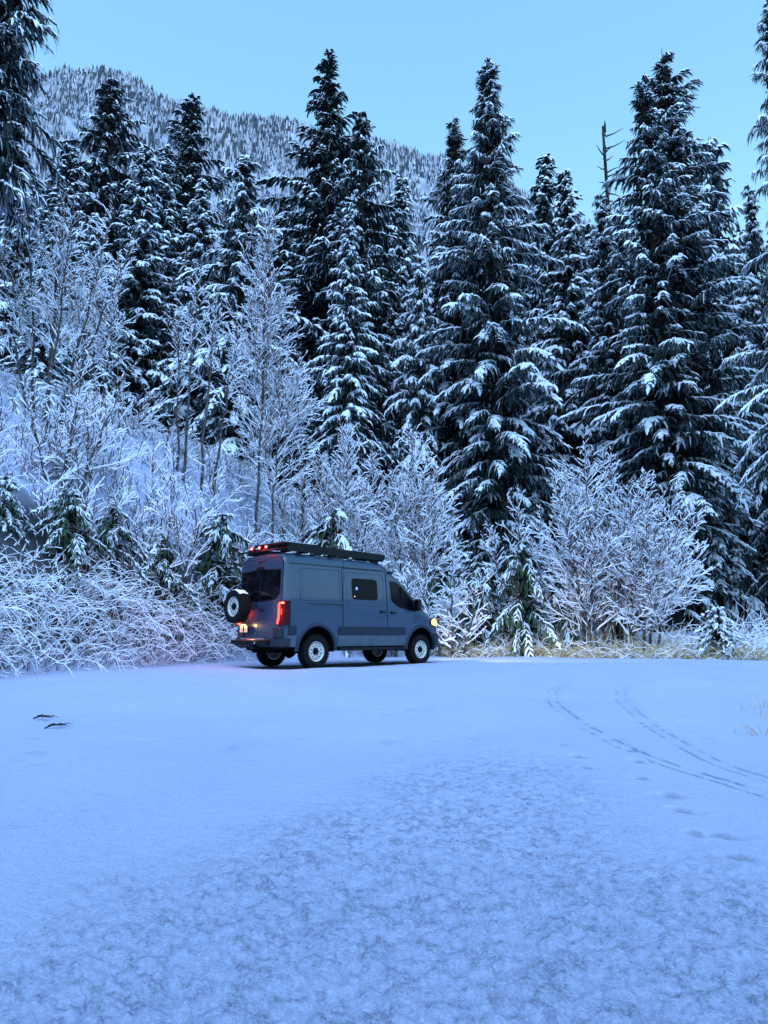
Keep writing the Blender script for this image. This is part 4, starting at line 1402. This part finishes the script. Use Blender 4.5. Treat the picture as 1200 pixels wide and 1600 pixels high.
# wheels
def tyre_mesh(w=0.27, R0=0.398):
    prof = [(0.235, -w / 2 + .02), (0.26, -w / 2), (0.33, -w / 2 - .008), (0.372, -w / 2 + .01), (0.385, -w / 2 + .035), (0.388, -0.05), (0.388, 0.05), (0.385, w / 2 - .035), (0.372, w / 2 - .01), (0.33, w / 2 + .008), (0.26, w / 2), (0.235, w / 2 - .02)]
    mb = MB()
    mb.lathe(prof, n=48)
    for k in range(34):        # tread blocks
        for (y0, y1, ph) in ((-w / 2 + .004, -.075, 0), (-.065, -.005, .5), (.005, .065, 0), (.075, w / 2 - .004, .5)):
            a = 2 * math.pi * (k + ph) / 34
            da = 2 * math.pi / 34 * 0.34
            V = []
            for aa in (a - da, a + da):
                for rr in (0.375, R0 if abs(y0 + y1) < .2 else R0 - .004):
                    for y in (y0, y1):
                        V.append((rr * math.cos(aa), y, rr * math.sin(aa)))
            mb.add(V, [(0, 1, 3, 2), (4, 6, 7, 5), (0, 4, 5, 1), (2, 3, 7, 6), (0, 2, 6, 4), (1, 5, 7, 3)])
    return mb


def rim_mesh(s=-1):
    mb = MB()
    mb.lathe([(0.238, s * .125), (0.240, s * .115), (0.222, s * .105), (0.205, s * .07), (0.196, s * .055), (0.185, s * .085), (0.165, s * .098), (0.12, s * .10), (0.085, s * .088), (0.075, s * .075)], n=40)
    mb.lathe([(0.238, s * .125), (0.238, -s * .11), (0.2, -s * .11), (0.2, s * .05)], n=32)
    return mb


HOLE = {}
def hole(s, parent):
    if s not in HOLE:
        me = bpy.data.meshes.new("rim_hole")
        me.from_pydata([(0.018 * math.cos(t), 0, 0.018 * math.sin(t)) for t in np.linspace(0, 2 * math.pi, 10, endpoint=False)], [], [tuple(range(10))])
        me.materials.append(M["under"])
        HOLE[s] = me
    for k in range(10):
        a = 2 * math.pi * (k + .5) / 10
        obj("rim_hole", HOLE[s], parent, loc=(0.148 * math.cos(a), s * .104, 0.148 * math.sin(a)))


def wheel(x, y, z, s, name="wheel", yaw=0.0):
    e = obj(name, None, van)
    e.location = (x, y, z)
    e.rotation_euler = (0, 0, yaw)
    tyre_mesh().build("tyre", M["rubber"], e, True)
    rm = rim_mesh(s).build("rim", M["rim"], e, True)
    hole(s, rm)
    mb = MB(); mb.lathe([(0.075, s * .078), (0.06, s * .092), (0.055, s * .13), (0.03, s * .14), (0.0, s * .14)], n=16); mb.build("hub", M["under"], e, True)
    for k in range(6):
        a = 2 * math.pi * k / 6
        mb = MB(); mb.lathe([(0.011, s * .085), (0.011, s * .118), (0, s * .12)], (0.085 * math.cos(a), 0, 0.085 * math.sin(a)), 6); mb.build("lug_nut", M["under"], e)
    return e


for (x, s) in ((0, -1), (0, 1), (AX2, -1), (AX2, 1)):
    wheel(x, s * 0.845, 0.392, s)
sp = wheel(-1.33, 0.44, 1.45, -1, "spare_wheel", -math.pi / 2)
# snow sitting on the spare tyre
mb = MB()
mb.lathe([(0.395, -.13), (0.41, -.10), (0.416, -.02), (0.414, .06), (0.405, .12), (0.393, .135)], n=30, a0=math.radians(48), a1=math.radians(152), bump=lambda k, q: random.Random(k * 7 + q).uniform(-.012, .010))
mb.build("snow", M["snow"], sp, True)
mb = MB(); mb.box(-1.24, -1.0, .38, .50, 1.38, 1.52, .01); mb.tube([(-1.12, .44, 1.45), (-1.12, .44, .60), (-1.05, .44, .55)], .03, 8); mb.tube([(-1.12, .44, 1.1), (-1.12, 0.92, 1.1)], .025, 8)
mb.build("spare_carrier", M["black"], van)

# rear doors
for (a, b) in ((-0.86, -0.008), (0.008, 0.86)):
    panel("door_gap", rect(a - .014, b + .014, 0.69, 2.60), 0.002, M["seam"], van, 1, 14, 8, 0.004, True, 0.05)
    rd = panel("rear_door", rect(a, b, 0.70, 2.585), 0.014, M["paint"], van, 1, 22, 10, 0.012, True, 0.05)
    if a < 0:
        wp = [(-.81, 1.74), (-.66, 1.60), (-.012, 1.56), (-.012, 2.34), (-.80, 2.32)]
    else:
        wp = [(.012, 1.56), (.66, 1.60), (.81, 1.74), (.80, 2.32), (.012, 2.34)]
    wf = panel("window", wp, 0.022, M["black"], rd, 1, 14, 8, 0.01, True, 0.012)
    ins = [(u * .985 + (-.006 if a < 0 else .006), 1.95 + (z - 1.95) * .95) for u, z in wp]
    panel("pane", ins, 0.026, M["glass"], wf, 1, 14, 8, 0.004, True, 0.03)
    if a < 0:
        mb = MB(); mb.box(rear_x(1.35) - .05, rear_x(1.35) - .014, -.22, -.06, 1.33, 1.40, .012); hd = mb.build("handle", M["black"], rd)
        mb = MB(); mb.box(rear_x(1.35) - .056, rear_x(1.35) - .051, -.16, -.08, 1.365, 1.385); mb.build("handle_trim", M["chrome"], hd)
mb = MB(); mb.box(rear_x(2.4) - .06, rear_x(2.4) - .012, -.10, .16, 2.33, 2.40, .01); mb.build("camera_housing", M["black"], van)
mb = MB(); mb.box(rear_x(2.63) - .03, rear_x(2.63) + .05, -.14, .14, 2.515, 2.545, .006); mb.build("brake_light", M["tail"], van)
# round emblem on the door
mb = MB(); mb.lathe([(0.058, 0), (0.07, -.006), (0.07, -.014), (0.058, -.016), (0.05, -.012)], (rear_x(1.47) - .014, .10, 1.47), 24, 'x')
for k in range(3):
    a = math.radians(90 + 120 * k)
    x = rear_x(1.47) - .026
    mb.add([(x, .10 + .012 * math.cos(a + 1.57), 1.47 + .012 * math.sin(a + 1.57)), (x, .10 + .056 * math.cos(a), 1.47 + .056 * math.sin(a)), (x, .10 - .012 * math.cos(a + 1.57), 1.47 - .012 * math.sin(a + 1.57)), (x + .004, .10, 1.47)], [(0, 1, 2), (0, 2, 3)])
mb.build("emblem", M["clad"], van)

# tail lights wrapping the rear corners
def tail(sd):
    path = [(-1.045, .775), (-1.045, .83), (-1.043, .88), (-1.028, .925), (-.995, .962), (-.95, .990), (-.90, 1.004), (-.85, 1.012)]

    def strip(idx0, idx1, z0, z1, off, name, mat, parent, n=14, shift=None):
        P = []
        ts = np.linspace(idx0, idx1, 12)
        px_ = np.interp(ts, range(len(path)), [p[0] for p in path])
        py_ = np.interp(ts, range(len(path)), [p[1] for p in path])
        V, Q = [], []
        for i in range(n):
            z = z0 + (z1 - z0) * i / (n - 1)
            for k in range(12):
                t = ts[k] + (shift(z) if shift else 0)
                x = np.interp(t, range(len(path)), [p[0] for p in path])
                y = np.interp(t, range(len(path)), [p[1] for p in path])
                nx_, ny_ = -(1 - min(t, 7) / 7), min(t, 7) / 7
                ln = math.hypot(nx_, ny_)
                V.append((x + off * nx_ / ln + 0.035 * (z - .5) * (1 - min(t, 7) / 7), sd * (y + off * ny_ / ln), z))
        Q = [(i * 12 + k, i * 12 + k + 1, (i + 1) * 12 + k + 1, (i + 1) * 12 + k) for i in range(n - 1) for k in range(11)]
        mb = MB(); mb.add(V, Q)
        loop = list(range(12)) + [i * 12 + 11 for i in range(1, n)] + [(n - 1) * 12 + k for k in range(10, -1, -1)] + [i * 12 for i in range(n - 2, 0, -1)]
        o = len(mb.V)
        mb.V += [(mb.V[i][0] + .03, mb.V[i][1] - sd * .02, mb.V[i][2]) for i in loop]
        mm = len(loop)
        mb.Q += [(loop[k], loop[(k + 1) % mm], o + (k + 1) % mm, o + k) for k in range(mm)]
        return mb.build(name, mat, parent, True)
    lens = strip(0.0, 7.0, 1.0, 1.56, 0.016, "tail_light", M["tail"], van)
    strip(0.6, 2.0, 1.16, 1.50, 0.022, "light_bar", M["red_on"], lens)
    strip(0.5, 1.9, 1.03, 1.16, 0.022, "light_bar", M["red_on"], lens, 8, lambda z: -(1.16 - z) * 5.0 if z > 1.06 else -.5)
    strip(0.9, 4.2, 1.49, 1.53, 0.023, "light_bar", M["red_on"], lens, 5)
    strip(2.6, 3.6, 1.495, 1.525, 0.027, "bulb", M["red_hot"], lens, 4)
    ld = bpy.data.lights.new("tail_lamp_light", 'POINT'); ld.energy = 6; ld.color = (1, .06, .05); ld.shadow_soft_size = .08
    lo = bpy.data.objects.new("tail_lamp_light", ld); COL.objects.link(lo); lo.parent = lens; lo.location = (-1.22, sd * .9, 1.32)


tail(-1)
tail(1)

# rear bumper, step, plate
mb = MB()
bp = [(-.80, -1.0), (-.93, -.985), (-1.03, -.93), (-1.09, -.80), (-1.10, -.4), (-1.10, .4), (-1.09, .80), (-1.03, .93), (-.93, .985), (-.80, 1.0)]
V = []
for (x, y) in bp:
    V += [(x + .05, y * .97, 0.50), (x, y, 0.53), (x - .005, y * 1.004, 0.62), (x, y, 0.70), (x + .06, y * .97, 0.715)]
mb.add(V, [(i * 5 + k, (i + 1) * 5 + k, (i + 1) * 5 + k + 1, i * 5 + k + 1) for i in range(len(bp) - 1) for k in range(4)])
for (x, y) in ((0, 0),):
    mb.box(-1.08, -.86, -.95, -.66, .70, .96, .03)
rb = mb.build("rear_bumper", M["clad"], van, True)
mb = MB(); mb.box(-1.26, -1.08, -.62, .80, 0.56, 0.66, .02); mb.box(-1.20, -1.05, -.08, .08, .46, .56, .01); st = mb.build("rear_step", M["black"], van)
mb = MB(); mb.box(-1.20, -1.09, -.60, .78, 0.663, 0.675, .003); mb.tube([(-1.25, -.60, .69), (-1.27, -.30, .70), (-1.27, .35, .70)], .012, 6); mb.build("step_trim", M["chrome"], st)
mb = MB(); mb.lathe([(0, -.02), (.03, -.015), (.035, 0)], (-1.262, -.22, .60), 12, 'x'); mb.build("reverse_lamp", M["chrome"], st)
mb = MB(); mb.box(-1.135, -1.125, .28, .60, .84, 1.00, .004); pl = mb.build("licence_plate", M["plate"], van)
mb = MB(); mb.box(-1.125, -1.0, .40, .48, .86, .94); mb.build("plate_bracket", M["black"], pl)
x = -1.1365
for k, y in enumerate((.54, .48, .40, .34)):     # blurred dark characters, not legible in the photograph
    mb = MB()
    mb.add([(x, y + .016, .875), (x, y + .008, .875), (x, y - .002, .955), (x, y + .004, .955)], [(0, 1, 2, 3)])
    mb.add([(x, y - .014, .875), (x, y - .022, .875), (x, y - .004, .955), (x, y + .002, .955)], [(0, 1, 2, 3)])
    mb.build("plate_character", M["clad"], pl)
mb = MB(); mb.box(-1.16, -1.12, .36, .52, 1.012, 1.03, .004); pm = mb.build("plate_lamp", M["plate_on"], pl)
ld = bpy.data.lights.new("plate_lamp_light", 'POINT'); ld.energy = 1.1; ld.color = (1, .55, .2); ld.shadow_soft_size = .03
lo = bpy.data.objects.new("plate_lamp_light", ld); COL.objects.link(lo); lo.parent = pm; lo.location = (-1.24, .44, 1.02)

# roof rack with rails, cross bars, solar panel and red chase lights
rack = obj("roof_rack", None, van)
for sd in (-1, 1):
    mb = MB()
    V = [(-0.80, 2.75), (-0.80, 2.89), (-0.62, 2.935), (2.30, 2.90), (2.40, 2.87), (2.38, 2.745), (2.2, 2.73)]
    n = len(V)
    mb.add([(x, sd * .80, z) for x, z in V] + [(x, sd * .845, z) for x, z in V], [tuple(range(n)), tuple(range(2 * n - 1, n - 1, -1))] + [(i, (i + 1) % n, n + (i + 1) % n, n + i) for i in range(n)])
    mb.build("side_rail", M["black"], rack)
    for x in (-.5, .5, 1.3, 2.1):
        mb = MB(); mb.box(x, x + .10, min(sd * .74, sd * .80), max(sd * .74, sd * .80), 2.60, 2.76, .008); mb.build("foot", M["black"], rack)
    for x in (0.95, 1.25, 1.75):
        mb = MB(); mb.box(x, x + .10, min(sd * .80, sd * .83), max(sd * .80, sd * .83), 2.655, 2.685, .006); mb.build("clip", M["chrome"], rack)
for x in (-.7, -.2, .3, .8, 1.3, 1.8, 2.25):
    mb = MB(); mb.box(x, x + .07, -.80, .80, 2.84, 2.88, .006); mb.build("cross_bar", M["black"], rack)
mb = MB(); mb.box(2.36, 2.40, -.80, .80, 2.72, 2.87, .01); mb.build("fairing", M["black"], rack)
mb = MB(); mb.box(-.78, .35, -.62, .62, 2.93, 3.00, .02); so = mb.build("solar_panel", M["black"], rack)
mb = MB(); mb.box(-.70, .30, -.55, .55, 3.001, 3.016, .005); mb.build("snow", M["snow"], so)
mb = MB(); mb.box(-1.0, -.94, -.70, .98, 2.78, 2.82, .01); mb.box(-.96, -.7, -.66, -.60, 2.78, 2.82); mb.box(-.96, -.7, .60, .66, 2.78, 2.82); bar = mb.build("light_bar", M["black"], rack)
for i, y in enumerate((.34, .02, -.26)):
    mb = MB(); mb.box(-1.03, -.95, y - .065, y + .065, 2.825, 2.915, .015); ps = mb.build("light_pod", M["black"], bar)
    mb = MB(); mb.box(-1.038, -1.031, y - .05, y + .05, 2.84, 2.90, .002); mb.build("lens", M["red_on"], ps)
    mb = MB(); mb.lathe([(0, -.014), (.018, -.010), (.024, 0)], (-1.038, y, 2.87), 10, 'x'); mb.build("bulb", M["red_hot"], ps)
ld = bpy.data.lights.new("chase_lamp_light", 'POINT'); ld.energy = 5; ld.color = (1, .05, .06); ld.shadow_soft_size = .1
lo = bpy.data.objects.new("chase_lamp_light", ld); COL.objects.link(lo); lo.parent = bar; lo.location = (-1.18, .05, 2.87)

# headlight beams
for sd in (-1, 1):
    ld = bpy.data.lights.new("headlamp_light", 'SPOT'); ld.energy = 190; ld.color = (1.0, .80, .52); ld.spot_size = math.radians(64); ld.spot_blend = .8; ld.shadow_soft_size = .06
    lo = bpy.data.objects.new("headlamp_light", ld); COL.objects.link(lo); lo.parent = van
    lo.location = (4.72, sd * .72, 1.08)
    lo.rotation_euler = (math.radians(90) - math.radians(6), 0, math.radians(-90) + (-0.25 if sd < 0 else 0.0))
# blue LED, and a warm glint drawn as a glowing disc, in the window
for (lx_, lz_, lr, lm) in ((1.27, 1.93, .042, "blue_on"), (1.19, 1.735, .016, "plate_on")):
    ly_ = -(surf_y(lx_, lz_) + 0.0255)
    mb = MB(); mb.lathe([(lr, 0), (lr * .7, -.0012), (0, -.0015)], (lx_, ly_, lz_), 12); mb.build("led_and_glint", M[lm], van)

# ------------------------------------------------------------------ small things
# dead branches lying on the snow
for i, (px, py, L, lb) in enumerate(((64, 1126, .30, "dark broken twig lying on the snow at left, the farther of two"), (86, 1140, .22, "small forked twig on the snow at left, the nearer of two"))):
    gx, gy = ground_px(px, py)
    tw = obj("fallen_twig", None, label=lb, cat="twig", group="twigs on the snow")
    tw.location = (gx, gy, float(base_z(np.array([gx]), np.array([gy]))[0]) + 0.02)
    tw.rotation_euler = (0, 0, -.5 + i * .9)
    mb = MB(); mb.tube([(-L / 2, 0, .0), (-L / 6, .03, .03), (L / 5, -.01, .035), (L / 2, .05, .02)], [.009, .012, .010, .004], 6)
    mb.build("stem", M["bark"], tw)
    for k in range(5):
        a = -L / 3 + k * L / 6
        mb = MB(); mb.tube([(a, .01, .03), (a + .05, .05 * (-1) ** k, .045), (a + .11, .10 * (-1) ** k, .02)], [.006, .005, .002], 5)
        mb.build("side_twig", M["bark"], tw)
# thin grass stalks poking through the snow near the right edge
S5 = []
for (px, py, n, L) in ((1178, 1148, 14, .22), (1200, 1108, 16, .3), (1195, 1120, 10, .25)):
    gx, gy = ground_px(px, py)
    rg = np.random.default_rng(px)
    for k in range(n):
        x, y = gx + rg.normal(0, .10), gy + rg.normal(0, .12)
        z = float(base_z(np.array([x]), np.array([y]))[0])
        d = np.array([rg.normal(0, .5), rg.normal(0, .4), 1.0]); d /= np.linalg.norm(d)
        l = L * rg.uniform(.5, 1.1)
        q = np.array([x, y, z])
        seg_path(S5, [q, q + d * l * .6, q + d * l + np.array([d[0] * .1, d[1] * .1, -.03])], .0035, .0015, 0.0)
V, Bf, Tf = prisms(S5, 1, 0)
obj("grass_stalks", mesh_data("grass_stalks", V, [(Bf, 0), (Tf, 0)], M["straw"]), kind="stuff", label="thin dry grass stalks poking through snow at the right edge", cat="grass")
